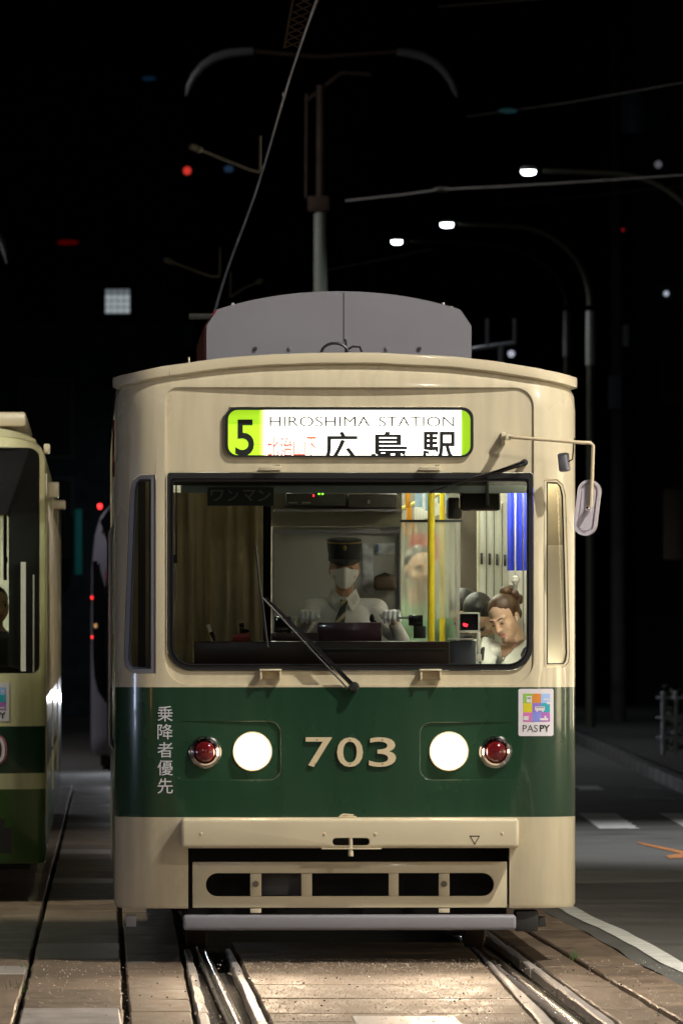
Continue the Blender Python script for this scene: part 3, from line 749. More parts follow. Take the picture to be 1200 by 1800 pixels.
lettering('sticker_lettering', 'PY', X(948.5), X(967), Z(1288.5), Z(1276.5), -.0035, M_ink, st, .03, .0008, ysf)
# --- bumper beam
bm = B(); box(bm, X(318), X(910), -.13, .12, Z(1492), Z(1439.5), .02, 4); bump = fin(bm, 'bumper', M_cream, tram, True, 60)
cut(bump, [pr(rrect(X(583), X(648), Z(1487), Z(1474), .018, 5), -.3, -.04)])
bm = B(); prism(bm, rrect(X(582), X(649), Z(1488), Z(1473), .018, 5), -.045, -.043); fin(bm, 'slot_back', M_dark, bump)
bm = B(); tube(bm, [(X(615), -.12, Z(1473)), (X(615), -.12, Z(1505))], .010, 10); tube(bm, [(X(615), -.12, Z(1497)), (X(615), -.12, Z(1506))], .014, 10); fin(bm, 'coupling_pin', M_cream, bump)
bm = B(); box(bm, X(564), X(669), -.134, -.02, Z(1494), Z(1491.3), .002); fin(bm, 'slot_plate', M_cream, bump)
bm = B(); box(bm, X(594), X(625), -.11, -.06, Z(1440), Z(1436), .003); tube(bm, [(X(597), -.09, Z(1436)), (X(602), -.09, Z(1433.5)), (X(620), -.09, Z(1435))], .006, 8); fin(bm, 'latch', M_num, bump)
for px, py in ((353, 1466), (569, 1467), (658, 1467), (880, 1466)):
    bm = B(); lathe(bm, [(.008, 0), (.006, -.005), (.001, -.006)], (X(px), -.13, Z(py)), 'Y', 10); fin(bm, 'bolt', M_num, bump)
bm = B(); ringp(bm, [(X(822.5), Z(1470)), (X(841.5), Z(1470)), (X(832), Z(1486.5))], [(X(825.2), Z(1471.8)), (X(838.8), Z(1471.8)), (X(832), Z(1483.2))], -.1312, -.1295); fin(bm, 'triangle_mark', M_ink, bump, False)
# --- slotted life guard panel, lower bar, things in the gap
bm = B(); box(bm, X(338.5), X(891), .02, .05, Z(1598), Z(1517), .004); lg = fin(bm, 'guard_panel', M_cream, tram)
cut(lg, [pr(rrect(X(362), X(868), Z(1577.5), Z(1537), .06, 6), -.3, .3)])
for a, b_ in ((440, 459.5), (529.5, 548.5), (683, 700.5), (771, 790)):
    bm = B(); box(bm, X(a), X(b_), .028, .045, Z(1579), Z(1536), .002); s_ = fin(bm, 'guard_post', M_cream, lg)
    if a in (440, 771):
        bm = B(); lathe(bm, [(.017, 0), (.017, -.004), (.012, -.006), (.012, -.016), (.001, -.016)], ((X(a) + X(b_)) / 2, .028, Z(1556)), 'Y', 8); fin(bm, 'bolt', M_olive, s_, True, 30)
        bm = B(); box(bm, X(a), X(b_), .024, .05, Z(1607), Z(1599), .002); fin(bm, 'guard_foot', M_cream, lg)
bm = B(); box(bm, X(331.5), X(894.5), .30, .33, Z(1620), Z(1480)); fin(bm, 'dark_bulkhead', mat('gap_black', (.006, .006, .006), .8), tram)  # near-black plate closing the gap behind the guard panel
bm = B(); box(bm, X(459), X(529), .12, .15, Z(1577), Z(1536), .004); fin(bm, 'coupler_case', mat('case_grey', (.06, .06, .065), .5), tram)
bm = B(); box(bm, X(322), X(906.5), -.03, .12, Z(1637), Z(1610), .018, 3); fin(bm, 'fender_bar', M_lilac, tram, True, 60)
bm = B(); box(bm, X(907), X(947), .06, .3, Z(1640), Z(1604), .01); box(bm, X(947), X(961), .08, .2, Z(1632), Z(1615), .004, 1, 1); fin(bm, 'sand_pipe', [M_dark, M_num], tram)
bm = B(); box(bm, X(222), X(240), .12, .25, Z(1632), Z(1612), .004); fin(bm, 'side_step', M_lilac, tram)
bm = B(); box(bm, -1.05, 1.05, .8, 11.2, .28, .72); fin(bm, 'underframe', M_dark, tram, False)
for y in (2.2, 3.9, 8.1, 9.8):
    for sx in (-.76, .76):
        bm = B(); lathe(bm, [(.001, -.06), (.3, -.06), (.33, -.05), (.33, .05), (.3, .06), (.001, .06)], (sx, y, .335), 'X', 28); fin(bm, 'wheel', M_railside, tram, True, 30)
bm = B(); box(bm, -1.12, 1.12, .1, 11.9, .74, .80); fin(bm, 'floor', mat('cabin_floor', (.05, .06, .085), .6, var=.2), tram, False)
bm = B(); box(bm, -1.12, 1.12, .1, 11.9, 2.86, 2.88); fin(bm, 'ceiling', M_white, tram, False)
# --- wipers
def wiper(name, piv, arm, blade, y=-.035):
    bm = B()
    a, b_ = Vector((X(piv[0]), y, Z(piv[1]))), Vector((X(arm[0]), y, Z(arm[1])))
    tube(bm, [a, a.lerp(b_, .33), b_], [.013, .012, .006], 8)
    w_ = fin(bm, name, M_gloss_black, tram)
    bm = B(); o_ = Vector((-.032, 0, -.012)); tube(bm, [a + o_, b_ + o_ * .4], .005, 6); fin(bm, 'link_rod', M_black, w_)
    bm = B(); lathe(bm, [(.026, .03), (.026, -.03), (.018, -.04), (.001, -.042)], a + Vector((0, .01, 0)), 'Y', 16); fin(bm, 'pivot', M_black, w_)
    bm = B(); tube(bm, [Vector((X(p[0]), y + .02, Z(p[1]))) for p in blade], .0065, 6); fin(bm, 'blade', M_black, w_)
wiper('wiper', (622, 1209), (466, 1052), ((449, 960), (456, 1030), (462, 1070), (470, 1140)))
bm = B(); tube(bm, [(X(922), -.03, Z(815)), (X(875), -.03, Z(831)), (X(830), -.01, Z(843))], [.015, .011, .008], 8); tube(bm, [(X(833), -.01, Z(842)), (X(756), .03, Z(867))], .0055, 6)
w2 = fin(bm, 'wiper', M_gloss_black, tram)
bm = B(); lathe(bm, [(.018, .06), (.018, -.012), (.001, -.016)], (X(921), -.028, Z(815)), 'Y', 14); fin(bm, 'pivot', M_black, w2)
# --- mirrors
mr = empty('mirror_arm', (0, 0, 0)); mr.parent = tram
bm = B(); tube(bm, [(X(884), -.02, Z(770)), (X(893), -.10, Z(770.5)), (X(905), -.14, Z(772)), (X(960), -.15, Z(776)), (X(1020), -.16, Z(781)), (X(1034), -.16, Z(781)), (X(1039), -.16, Z(786)), (X(1037.5), -.16, Z(840)), (X(1035), -.16, Z(893))], .0095, 10); fin(bm, 'rod', M_num, mr)
bm = B(); box(bm, X(880), X(887), -.03, .034, Z(785), Z(762), .003); box(bm, X(886), X(896), -.11, -.02, Z(776), Z(766), .003); fin(bm, 'bracket', M_cream, mr)
ol = rrect(-.061, .061, -.147, .147, .061, 8); il = rrect(-.047, .047, -.133, .133, .047, 8)
RM = Matrix.Translation(Vector((X(1029.5), -.13, Z(895)))) @ Matrix.Rotation(R(7), 4, 'Y') @ Matrix.Rotation(R(-14), 4, 'Z')
bm = B(); ringp(bm, ol, il, -.012, .018); prism(bm, rrect(-.05, .05, -.136, .136, .05, 8), .0, .016); prism(bm, rrect(-.036, .036, -.12, .12, .036, 8), -.006, .004)
bmesh.ops.bevel(bm, geom=[e for e in bm.edges if len(e.link_faces) == 2 and e.calc_face_angle(0) > 1], offset=.004, segments=2, affect='EDGES')
bmesh.ops.transform(bm, matrix=RM, verts=bm.verts); fin(bm, 'mirror', mat('mirror_back', (.56, .52, .57), .3, coat=.5), mr, True, 40)
bm = B(); ell(bm, (X(1029), -.165, Z(896)), (.014, .022, .016)); fin(bm, 'mirror_clamp', M_chrome, mr)
bm = B(); tube(bm, [(X(1007), -.155, Z(773)), (X(1005), -.158, Z(780)), (X(1004), -.15, Z(800)), (X(1003), -.14, Z(810)), (X(997), -.12, Z(814))], .004, 6); sm = fin(bm, 'small_mirror_rod', M_black, mr)
bm = B(); box(bm, -.03, .03, -.02, .02, -.05, .05, .014, 3); bmesh.ops.transform(bm, matrix=Matrix.Translation(Vector((X(989), -.10, Z(815)))) @ Matrix.Rotation(R(-6), 4, 'Y') @ Matrix.Rotation(R(-35), 4, 'Z'), verts=bm.verts)
fin(bm, 'small_mirror', M_lilac, mr, True, 60)
# rails and boxes down the left side
for y in (.5, 1.9, 3.3):
    bm = B(); tube(bm, [(-1.205, y, 1.1), (-1.235, y, 1.14), (-1.235, y, 2.26), (-1.205, y, 2.3)], .012, 8); fin(bm, 'grab_rail', M_steel, tram)
bm = B(); box(bm, -1.222, -1.2, .34, .5, 2.55, 2.85, .006); fin(bm, 'side_reflection', M_redlens, tram)  # red block standing in for red reflections along this edge

# ------------------------------------------------------------------ inside the tram
def pbox(bm, px0, px1, py0, py1, y0, y1, bev=0.0, mi=0):
    a, b_ = P(px0, py1, y0), P(px1, py0, y0)
    box(bm, a.x, b_.x, y0, y1, a.z, b_.z, bev, 2, mi)
def part(name, m, args, parent=tram, bev=0.0, smooth=True):
    bm = B(); pbox(bm, *args, bev); return fin(bm, name, m, parent, smooth)
part('header_bar', mat('header_grey', (.17, .20, .21), .4), (318, 928, 853.5, 866.5, .16, .20))
part('header_panel', M_dark, (296, 934, 836, 853, .2, .24))
plate = part('one_man_plate', M_ink, (365, 481, 856.5, 889, .125, .14))
for ch, a, b_ in (('ワ', 370, 393), ('ン', 400, 419), ('マ', 427, 449), ('ン', 453, 476)):
    p, q = P(a, 881, .124), P(b_, 861, .124)
    lettering('plate_lettering', ch, p.x, q.x, p.z, q.z, .1245, mat('plate_grey', (.13, .125, .12), .6), plate, .012)
part('visor_rod', M_black, (308.5, 311.5, 852, 988, .12, .13)); part('visor_clip', M_black, (303, 312, 975, 990, .115, .14))
part('pillar', M_gloss_black, (462.5, 476.5, 880, 1130, .32, .36))
bm = B(); prev = None                    # pleated curtain behind the left half of the glass
a, b_ = P(296, 1200, .95), P(468, 866, .95)
for k in range(97):
    u = k / 96; x = a.x + (b_.x - a.x) * u; y = .95 + .015 * math.sin(u * 2 * PI * 6.3 + .5 * math.sin(u * 9)) + .008 * math.sin(u * 70)
    v = [bm.verts.new((x, y + .012 * math.sin(j * .9 + u * 20), a.z + (b_.z - a.z) * j / 6)) for j in range(7)]
    if prev:
        for j in range(6): bm.faces.new((prev[j], v[j], v[j + 1], prev[j + 1]))
    prev = v
fin(bm, 'curtain', M_curt, tram, True, 180)
part('dashboard', M_dash, (341, 790, 1127, 1176, .16, .55), bev=.01)
part('dash_step', M_dash, (478, 560, 1112, 1130, .3, .5), bev=.006)
con = part('control_console', M_console, (558.5, 671, 1094, 1128, .40, .62), bev=.008)
part('dash_rim', mat('dash_rim', (.02, .02, .025), .3), (540, 785, 1140, 1145, .150, .165), bev=.002)
part('partition', M_wall_grey, (479, 704, 926, 1200, 1.36, 1.39))
part('partition_frame', M_lilac, (478, 706, 931.5, 937.5, 1.33, 1.36)); part('partition_frame', M_lilac, (700.5, 704.5, 937.6, 1200, 1.33, 1.36)); part('partition_frame', M_lilac, (478, 482, 937.6, 1200, 1.33, 1.36))
part('partition_top', M_olive, (470, 706, 866, 925.5, 1.34, 1.40))
part('device_shelf', M_lilac, (482, 706, 895, 899, 1.1, 1.335))
dv = part('display_box', mat('device_dark', (.05, .05, .045), .4), (503, 606, 866.5, 889, 1.12, 1.32), bev=.006)
part('device_box', mat('device_dark2', (.06, .055, .05), .4), (612, 698, 868, 893, 1.12, 1.32), bev=.006)
part('status_light', E_reddot, (549.5, 552.3, 869.3, 873, 1.114, 1.119), dv); part('status_light', E_green, (559, 562.2, 865, 869.5, 1.114, 1.119), dv); part('status_light', E_green, (565, 568.4, 865, 869.5, 1.114, 1.119), dv)
part('control_strip', M_steel, (507, 523, 882, 885, 1.114, 1.119), dv); part('control_strip', M_steel, (530, 546, 882, 885, 1.114, 1.119), dv); part('control_strip', M_steel, (646, 650, 879, 885, 1.1, 1.119), dv)
M_paper = mat('paper_notice', (.45, .46, .50), .6, var=.5, vscale=18)
part('notice', M_paper, (637, 656, 955, 1043, 1.350, 1.358)); part('notice', M_paper, (662, 694, 955, 974, 1.350, 1.358)); part('notice', mat('blue_notice', (.08, .16, .3), .6), (660.5, 665, 957, 970, 1.342, 1.348))
part('cab_seat_back', M_blackcloth, (563, 648, 1068, 1180, 1.12, 1.2), bev=.02)
# small things standing on the dash
bm = B(); p = P(424, 1112, .34); box(bm, p.x - .048, p.x + .048, .28, .40, P(424, 1127, .3).z, P(424, 1113, .3).z, .006); k_ = fin(bm, 'bell_base', M_red, tram)
bm = B(); b0 = P(425, 1113, .34); tube(bm, [b0, b0 + Vector((0, 0, .03))], .012, 10); ell(bm, b0 + Vector((0, 0, .045)), (.017, .017, .017)); ell(bm, b0 + Vector((.018, 0, .012)), (.024, .02, .012)); fin(bm, 'bell_knob', M_gloss_black, k_)
bm = B(); p = P(378, 1128, .34); box(bm, -.012, .012, -.01, .01, 0, .085, .004); bmesh.ops.transform(bm, matrix=Matrix.Translation(p) @ Matrix.Rotation(R(-22), 4, 'Y'), verts=bm.verts); o = fin(bm, 'radio_handset', M_gloss_black, None); o.matrix_world = Matrix.Translation((T.x, T.y, 0)) @ Matrix.Rotation(TH, 4, 'Z')
tag(o, 'small black handset with a white cap standing on the dark dashboard before the curtain', 'handset')
bm = B(); box(bm, -.011, .009, -.011, .011, .055, .098, .003); bmesh.ops.transform(bm, matrix=Matrix.Translation(p) @ Matrix.Rotation(R(-22), 4, 'Y'), verts=bm.verts); fin(bm, 'cap', M_white, o)
part('monitor', M_gloss_black, (482, 512, 1084, 1112, .36, .40), bev=.004); part('gear_lever_guide', M_steel, (511, 524, 1083, 1086.5, .52, .56))
part('meter_box', M_gloss_black, (718, 743, 1081, 1100, .45, .5), bev=.004); part('meter_foot', M_black, (727, 748, 1100, 1122, .45, .52), bev=.004); part('brake_handle', M_steel, (700, 722, 1084, 1088, .50, .53))
bm = B(); a = P(655, 1090, .52); tube(bm, [a + Vector((.03, 0, -.03)), a], [.007, .011], 8); ell(bm, a + Vector((-.004, 0, .01)), (.016, .016, .024)); fin(bm, 'microphone', M_gloss_black, con)
# clear sheet, yellow poles, straps, mirror
bm = B(); prev = None
a, b_ = P(704, 1087, 1.25), P(808, 918, 1.25)
for k in range(25):
    u = k / 24; v = [bm.verts.new((a.x + (b_.x - a.x) * u, 1.25 + .012 * math.sin(u * 17 + j) + .006 * math.sin(u * 41), a.z + (b_.z - a.z) * j / 8)) for j in range(9)]
    if prev:
        for j in range(8): bm.faces.new((prev[j], v[j], v[j + 1], prev[j + 1]))
    prev = v
fin(bm, 'vinyl_sheet', G_vinyl, tram, True, 180)
part('sheet_rail', M_black, (703, 812, 913.5, 918, 1.235, 1.255))
part('sheet_post', M_greypost, (801.5, 807, 918, 1170, 1.23, 1.25))
for a_, b_, y in ((751, 764, 1.17), (771.5, 782, 1.9)):
    bm = B(); tube(bm, [P((a_ + b_) / 2, 1125, y) - Vector((0, 0, .3)), P((a_ + b_) / 2, 866, y)], (b_ - a_) / 672, 12); fin(bm, 'yellow_pole', M_yellow, tram)
bm = B(); pbox(bm, 712.5, 721, 862, 893, 1.7, 1.71, .003); pbox(bm, 714, 724, 892, 914, 1.7, 1.72, .003); tube(bm, [P(718, 914, 1.71) + Vector((.022 * math.sin(t), 0, -.04 * (1 - math.cos(t)))) for t in [2 * PI * k / 14 for k in range(15)]], .009, 6); fin(bm, 'hand_strap', M_orange, tram)
M_ads = [mat('hanging_notice', c, .6, var=.4, vscale=12) for c in ((.25, .38, .5), (.6, .62, .6), (.16, .26, .34), (.5, .55, .5))]
for k in range(9):
    y = 2.2 + k * .62; x0 = 729 + k * 5.4
    part('hanging_notice', M_ads[k % 4], (x0, x0 + 13, 852, 892 + (k % 3) * 4 - k * 1.2, y, y + .01))
for k in range(10):
    y = 2.0 + k * .6; x0 = 728 + k * 5.2; part('strap_loop', M_white, (x0, x0 + 8, 892 - k, 916 - k * 1.5, y, y + .015), bev=.004)
im = part('inside_mirror', M_gloss_black, (806, 880, 862, 898, .22, .26), bev=.02)
part('mirror_face', mat('mirror_brown', (.05, .04, .03), .15, .5), (812, 876, 866, 894, .214, .219), im)
part('speaker', M_dark, (786, 812, 874, 912, .6, .75), bev=.015)
part('brown_post', M_brown, (809, 837, 880, 1180, 2.9, 2.94))
part('rear_wall', mat('rear_wall', (.30, .28, .22), .6), (640, 960, 860, 1300, 11.2, 11.25))
part('red_notice', mat('red_notice', (.35, .05, .03), .6), (719, 777, 938, 985, 3.6, 3.62))
# front entrance: folding panels with latches, blue curtain
for k, (a_, b_, y) in enumerate(((840, 853, 2.62), (854, 866, 2.50), (867, 880, 2.38), (881, 894, 2.26))):
    bm = B(); q0, q1 = P(a_, 1250, y), P(b_, 872 + 3 * k, y)
    box(bm, q0.x, q1.x, y, y + .09, q0.z, q1.z, .006); dp = fin(bm, 'folding_panel', M_white, tram)
    bm = B(); pbox(bm, a_ + 4, a_ + 8, 972 + k, 992 + k, y - .014, y - .001, .002); fin(bm, 'latch', M_gloss_black, dp)
    bm = B(); pbox(bm, a_ - .4, a_ + 1.2, 876 + 3 * k, 1240, y - .004, y + .001); fin(bm, 'panel_edge', M_brown if k else mat('straw', (.5, .45, .2), .5), dp)
bm = B(); prev = None
a, b_ = P(891, 1003, .62), P(936, 858, .62)
for k in range(31):
    u = k / 30; v = [bm.verts.new((a.x + (b_.x - a.x) * u, .62 + .016 * math.sin(u * 15) + .004 * math.sin(u * 47), a.z + (b_.z - a.z) * j / 4)) for j in range(5)]
    if prev:
        for j in range(4): bm.faces.new((prev[j], v[j], v[j + 1], prev[j + 1]))
    prev = v
fin(bm, 'blue_curtain', M_blue, tram, True, 180)
part('side_panel', M_white, (893, 944, 850, 1250, 1.02, 1.06))
bm = B(); tube(bm, [P(905, 865, .58), P(905, 1016, .58)], .0045, 6); lathe(bm, [(.003, .03), (.02, .02), (.024, 0), (.012, -.02), (.01, -.05)], P(905, 1021, .58), 'Z', 14); fin(bm, 'curtain_knob', M_greypost, tram)
bm = B(); tube(bm, [P(919, 862, .3), P(919, 1128, .3)], .004, 6); fin(bm, 'grab_wire', M_greypost, tram)
bm = B(); box(bm, .76, 1.02, .16, .62, 2.60, 2.66, .006); el = fin(bm, 'entrance_fill', emis('entrance_fill_glow', (1.0, .93, .78), 50), tram)  # unseen lamp added to brighten the woman and the doorway
bm = B(); box(bm, .735, .75, .14, .66, 2.40, 2.84, .003); box(bm, .735, 1.04, .14, .66, 2.68, 2.70, .003); fin(bm, 'fill_block', M_dark, el)  # plates added to keep that light off the driver
# corner blinds
part('corner_curtain', M_curt, (205, 282, 845, 1230, .44, .47))
part('corner_post', M_dark, (243, 256, 845, 1184, .30, .33))
part('blind', M_curt, (946, 1000, 840, 958, .30, .33)); part('door_edge', mat('cream_door', (.78, .70, .56), .5), (950, 1004, 957, 1200, .36, .40))
bm = B(); box(bm, .98, 1.10, .20, .30, 1.30, 1.36, .006); slm = fin(bm, 'sill_fill', emis('sill_fill_glow', (1.0, .88, .70), 75), tram)  # unseen lamp added below the sill to brighten the corner window
bm = B(); box(bm, .93, .945, .15, .335, 1.2, 1.62, .003); fin(bm, 'sill_fill_block', M_dark, slm)  # plate added to block the light from below the sill
# card reader
cr = empty('card_reader', (0, 0, 0)); cr.parent = tram
bm = B(); a, b_ = P(805, 1112, .7), P(843, 1076, .7); ringp(bm, rrect(a.x, b_.x, a.z, b_.z, .01, 3), rrect(a.x + .008, b_.x - .009, a.z + .012, b_.z - .009, .004, 3), .7, .74); fin(bm, 'reader_frame', M_greypost, cr)
part('reader_screen', M_gloss_black, (806, 842, 1077, 1110, .715, .735), cr)
bm = B()
for dx, dy in ((0, 0), (3, 1.5), (1, 3.5), (4, 4.5), (-1, 2), (5.5, 2)): pbox(bm, 814 + dx, 816.4 + dx, 1095 + dy, 1097.4 + dy, .710, .714)
fin(bm, 'reader_digits', E_reddot, cr)
part('reader_arm', M_greypost, (838, 844, 1112, 1160, .7, .76), cr, .004); part('reader_shelf', M_greypost, (788, 832, 1122, 1125, .62, .8), cr, .002); part('reader_foot', M_greypost, (829, 846, 1150, 1163, .68, .78), cr, .004)
part('fare_box', mat('fare_box', (.035, .04, .055), .4), (790, 836, 1126, 1200, .64, .8), bev=.01)
# saloon: seats along both sides, window wall below, lights
for sx in (-1, 1):
    bm = B(); x0, x1 = sorted((sx * .72, sx * 1.11)); box(bm, x0, x1, 2.6, 11, .82, 1.22, .02); x0, x1 = sorted((sx * 1.04, sx * 1.12)); box(bm, x0, x1, 2.6, 11, 1.23, 1.66, .02)
    fin(bm, 'bench_seat', mat('bench_green', (.05, .14, .08), .9), tram)
    bm = B(); x0, x1 = sorted((sx * .36, sx * .42)); box(bm, x0, x1, 1.46, 11, 2.80, 2.845, .006); fin(bm, 'ceiling_lamp', E_tube, tram)
    bm = B(); tube(bm, [(sx * .6, 1.9, 2.5), (sx * .6, 11, 2.5)], .014, 8); fin(bm, 'strap_rail', M_yellow, tram)

# ------------------------------------------------------------------ people
def head_prims(bm, M):
    b2 = B()
    ell(b2, (0, .012, .030), (.078, .094, .088), sub=3)
    ell(b2, (0, -.022, -.030), (.069, .070, .082), sub=3)
    ell(b2, (0, -.032, -.082), (.044, .046, .034)); ell(b2, (0, -.066, -.098), (.022, .018, .017))
    capsule(b2, (0, -.086, .012), (0, -.107, -.028), .009, .0125); ell(b2, (.0125, -.097, -.031), (.009, .010, .008)); ell(b2, (-.0125, -.097, -.031), (.009, .010, .008))
    capsule(b2, (-.042, -.070, .022), (-.012, -.080, .020), .012, .012); capsule(b2, (.042, -.070, .022), (.012, -.080, .020), .012, .012)
    for s in (-1, 1):
        ell(b2, (s * .038, -.058, -.036), (.028, .024, .030)); ell(b2, (s * .078, .008, -.012), (.010, .019, .032), Matrix.Rotation(s * .3, 3, 'Z'))
    ell(b2, (0, -.084, -.064), (.024, .013, .013))
    capsule(b2, (0, .015, -.07), (0, .03, -.19), .052, .056)
    bmesh.ops.transform(b2, matrix=M, verts=b2.verts)
    me = bpy.data.meshes.new('t'); b2.to_mesh(me); b2.free(); bm.from_mesh(me); bpy.data.meshes.remove(me)

def face_bits(root, M, skin, brow=M_hairb, closed=False, lips=True):
    dz = .006 if closed else 0
    for s in (-1, 1):
        bm = B(); ell(bm, (s * .031, -.0805, -.001), (.0145, .0075 if closed else .008, .0065 if closed else .0075)); bmesh.ops.transform(bm, matrix=M, verts=bm.verts); e = fin(bm, 'eye', skin if closed else M_eyew, root)
        bm = B(); ell(bm, (s * .031, -.0860, -.002 - (.004 if closed else 0)), (.0065, .0028 if closed else .0035, .0018 if closed else .0065)); bmesh.ops.transform(bm, matrix=M, verts=bm.verts); fin(bm, 'iris', M_eye, e)
        bm = B(); tube(bm, [(s * .014, -.0865, .0035 - dz), (s * .024, -.0885, .0078 - dz * 1.5), (s * .036, -.0855, .0072 - dz * 1.5), (s * .047, -.077, .002 - dz)], [.0012, .0024, .0026, .0012], 6); bmesh.ops.transform(bm, matrix=M, verts=bm.verts); fin(bm, 'eyelid', M_eye, e)
        bm = B(); tube(bm, [(s * .012, -.091, .021), (s * .030, -.0905, .0285), (s * .050, -.072, .023)], [.0028, .0038, .0015], 6); bmesh.ops.transform(bm, matrix=M, verts=bm.verts); fin(bm, 'eyebrow', brow, root)
    if lips:
        bm = B(); tube(bm, [(-.023, -.086, -.0635), (-.010, -.0965, -.0595), (0, -.0975, -.0615), (.010, -.0965, -.0595), (.023, -.086, -.0635)], [.0015, .0045, .0042, .0045, .0015], 8)
        tube(bm, [(-.020, -.087, -.066), (0, -.0975, -.0695), (.020, -.087, -.066)], [.0015, .0055, .0015], 8); bmesh.ops.transform(bm, matrix=M, verts=bm.verts); fin(bm, 'lips', M_lip, root)

def sub(name, bm, M, m, root, smooth=True, ang=60):
    bmesh.ops.transform(bm, matrix=M, verts=bm.verts); return fin(bm, name, m, root, smooth, ang)

def person(label, group=None, place=True):
    root = empty('person', (T.x, T.y, 0), TH); tag(root, label, 'person', group); return root

def hand(root, M, m, side=1, name='glove'):
    """a hand reaching forward (-y), palm down, fingers bent down over a handle"""
    bm = B(); ell(bm, (0, .02, 0), (.043, .05, .019)); capsule(bm, (0, .06, -.004), (0, .12, -.02), .030, .036)
    for i, (x, L1, L2) in enumerate(((-.032, .040, .050), (-.011, .044, .056), (.011, .043, .052), (.031, .036, .042))):
        a = (x, -.022, .004); k1 = (x * 1.12, -.022 - L1 * .62, -.004); k2 = (x * 1.14, -.022 - L1 * .78, -.004 - L2 * .62); t = (x * 1.08, -.020 - L1 * .55, -.004 - L2)
        capsule(bm, a, k1, .0115, .0108); capsule(bm, k1, k2, .0108, .0098); capsule(bm, k2, t, .0096, .0085)
    capsule(bm, (-side * .034, .02, -.004), (-side * .056, -.012, -.018), .014, .0115); capsule(bm, (-side * .056, -.012, -.018), (-side * .048, -.038, -.030), .011, .009)
    return blob(bm, name, .0038, 3, m, root, M)

# the driver
drv = person('tram driver in dark peaked cap, white mask, shirt and striped tie, gloved hands on controls')
hy = .95
HM = Matrix.Translation(P(605, 999, hy)) @ Matrix.Rotation(R(5), 4, 'X') @ Matrix.Scale(.95, 4)
neck = P(604, 1046, hy + .03)
def arms(bm, sh, el_, wr, r=(.058, .046, .034)):
    capsule(bm, sh, el_, r[0], r[1], 14); capsule(bm, el_, wr, r[1], r[2], 14)
def torso(bm, nk, grow=0.0, w_=.17):
    x, y, z = nk
    capsule(bm, (x - w_, y + .02, z - .085), (x + w_, y + .02, z - .085), .058 + grow, .058 + grow, 14)
    ell(bm, (x, y + .01, z - .17), (.185 + grow, .115 + grow, .15), sub=3); ell(bm, (x, y + .01, z - .36), (.165 + grow, .115 + grow, .2), sub=3)
    capsule(bm, (x, y + .02, z - .04), (x, y + .01, z - .1), .06 + grow, .1 + grow, 14)
shL, shR = P(548, 1079, hy + .02), P(660, 1079, hy + .02)
elL, elR = P(513, 1128, .84), P(706, 1128, .84)
wrL, wrR = P(540, 1092, .70), P(691, 1092, .70)
bm = B(); head_prims(bm, HM); torso(bm, neck); arms(bm, shL, elL, wrL, (.045, .036, .026)); arms(bm, shR, elR, wrR, (.045, .036, .026))
hipz = 1.25
ell(bm, (neck.x, hy + .05, hipz), (.17, .15, .13), sub=3)
for s in (-1, 1):
    capsule(bm, (neck.x + s * .1, hy + .02, hipz), (neck.x + s * .13, hy - .36, hipz + .02), .085, .065); capsule(bm, (neck.x + s * .13, hy - .36, hipz + .02), (neck.x + s * .13, hy - .3, .86), .06, .042)
blob(bm, 'figure', .006, 4, M_skin, drv)
bm = B(); torso(bm, neck, .012); arms(bm, shL, elL, wrL.lerp(elL, .12)); arms(bm, shR, elR, wrR.lerp(elR, .12)); blob(bm, 'shirt', .007, 5, M_shirt, drv)
bm = B(); ell(bm, (neck.x, hy + .05, hipz), (.185, .165, .145), sub=3)
for s in (-1, 1):
    capsule(bm, (neck.x + s * .1, hy + .02, hipz), (neck.x + s * .13, hy - .36, hipz + .02), .098, .078); capsule(bm, (neck.x + s * .13, hy - .36, hipz + .02), (neck.x + s * .13, hy - .3, .87), .074, .06)
blob(bm, 'trousers', .01, 4, M_navy, drv)
face_bits(drv, HM, M_skin, lips=False)
for s in (-1, 1):                        # collar wings
    bm = B(); c = neck + Vector((0, -.075, -.012))
    q = [c + Vector((s * .006, -.012, -.012)), c + Vector((s * .062, .035, .045)), c + Vector((s * .085, .03, -.012)), c + Vector((s * .040, -.038, -.070))]
    a = [bm.verts.new(v) for v in q]; b2 = [bm.verts.new(v + Vector((s * .004, .006, -.004))) for v in q]
    bm.faces.new(a); bm.faces.new(b2[::-1])
    for i in range(4): bm.faces.new((a[i], b2[i], b2[(i + 1) % 4], a[(i + 1) % 4]))
    fin(bm, 'collar', M_shirt, drv)
M_tie = bpy.data.materials.new('striped_tie'); M_tie.use_nodes = True; n_ = M_tie.node_tree; p_ = n_.nodes['Principled BSDF']; p_.inputs['Roughness'].default_value = .6
tc_ = n_.nodes.new('ShaderNodeTexCoord'); wv = n_.nodes.new('ShaderNodeTexWave'); wv.bands_direction = 'DIAGONAL'; wv.inputs['Scale'].default_value = 8.5
mp_ = n_.nodes.new('ShaderNodeMapping'); mp_.inputs['Scale'].default_value = (-1, 0, 1); n_.links.new(tc_.outputs['Object'], mp_.inputs[0]); n_.links.new(mp_.outputs[0], wv.inputs['Vector'])
rp = n_.nodes.new('ShaderNodeValToRGB'); rp.color_ramp.interpolation = 'CONSTANT'; rp.color_ramp.elements[0].color = (.008, .008, .014, 1); rp.color_ramp.elements[1].position = .72; rp.color_ramp.elements[1].color = (.36, .31, .17, 1)
n_.links.new(wv.outputs[0], rp.inputs[0]); n_.links.new(rp.outputs[0], p_.inputs['Base Color'])
def yfront(z): return neck.y - .135 + .02 * max(0, (neck.z - .10 - z))
bm = B(); rows = []
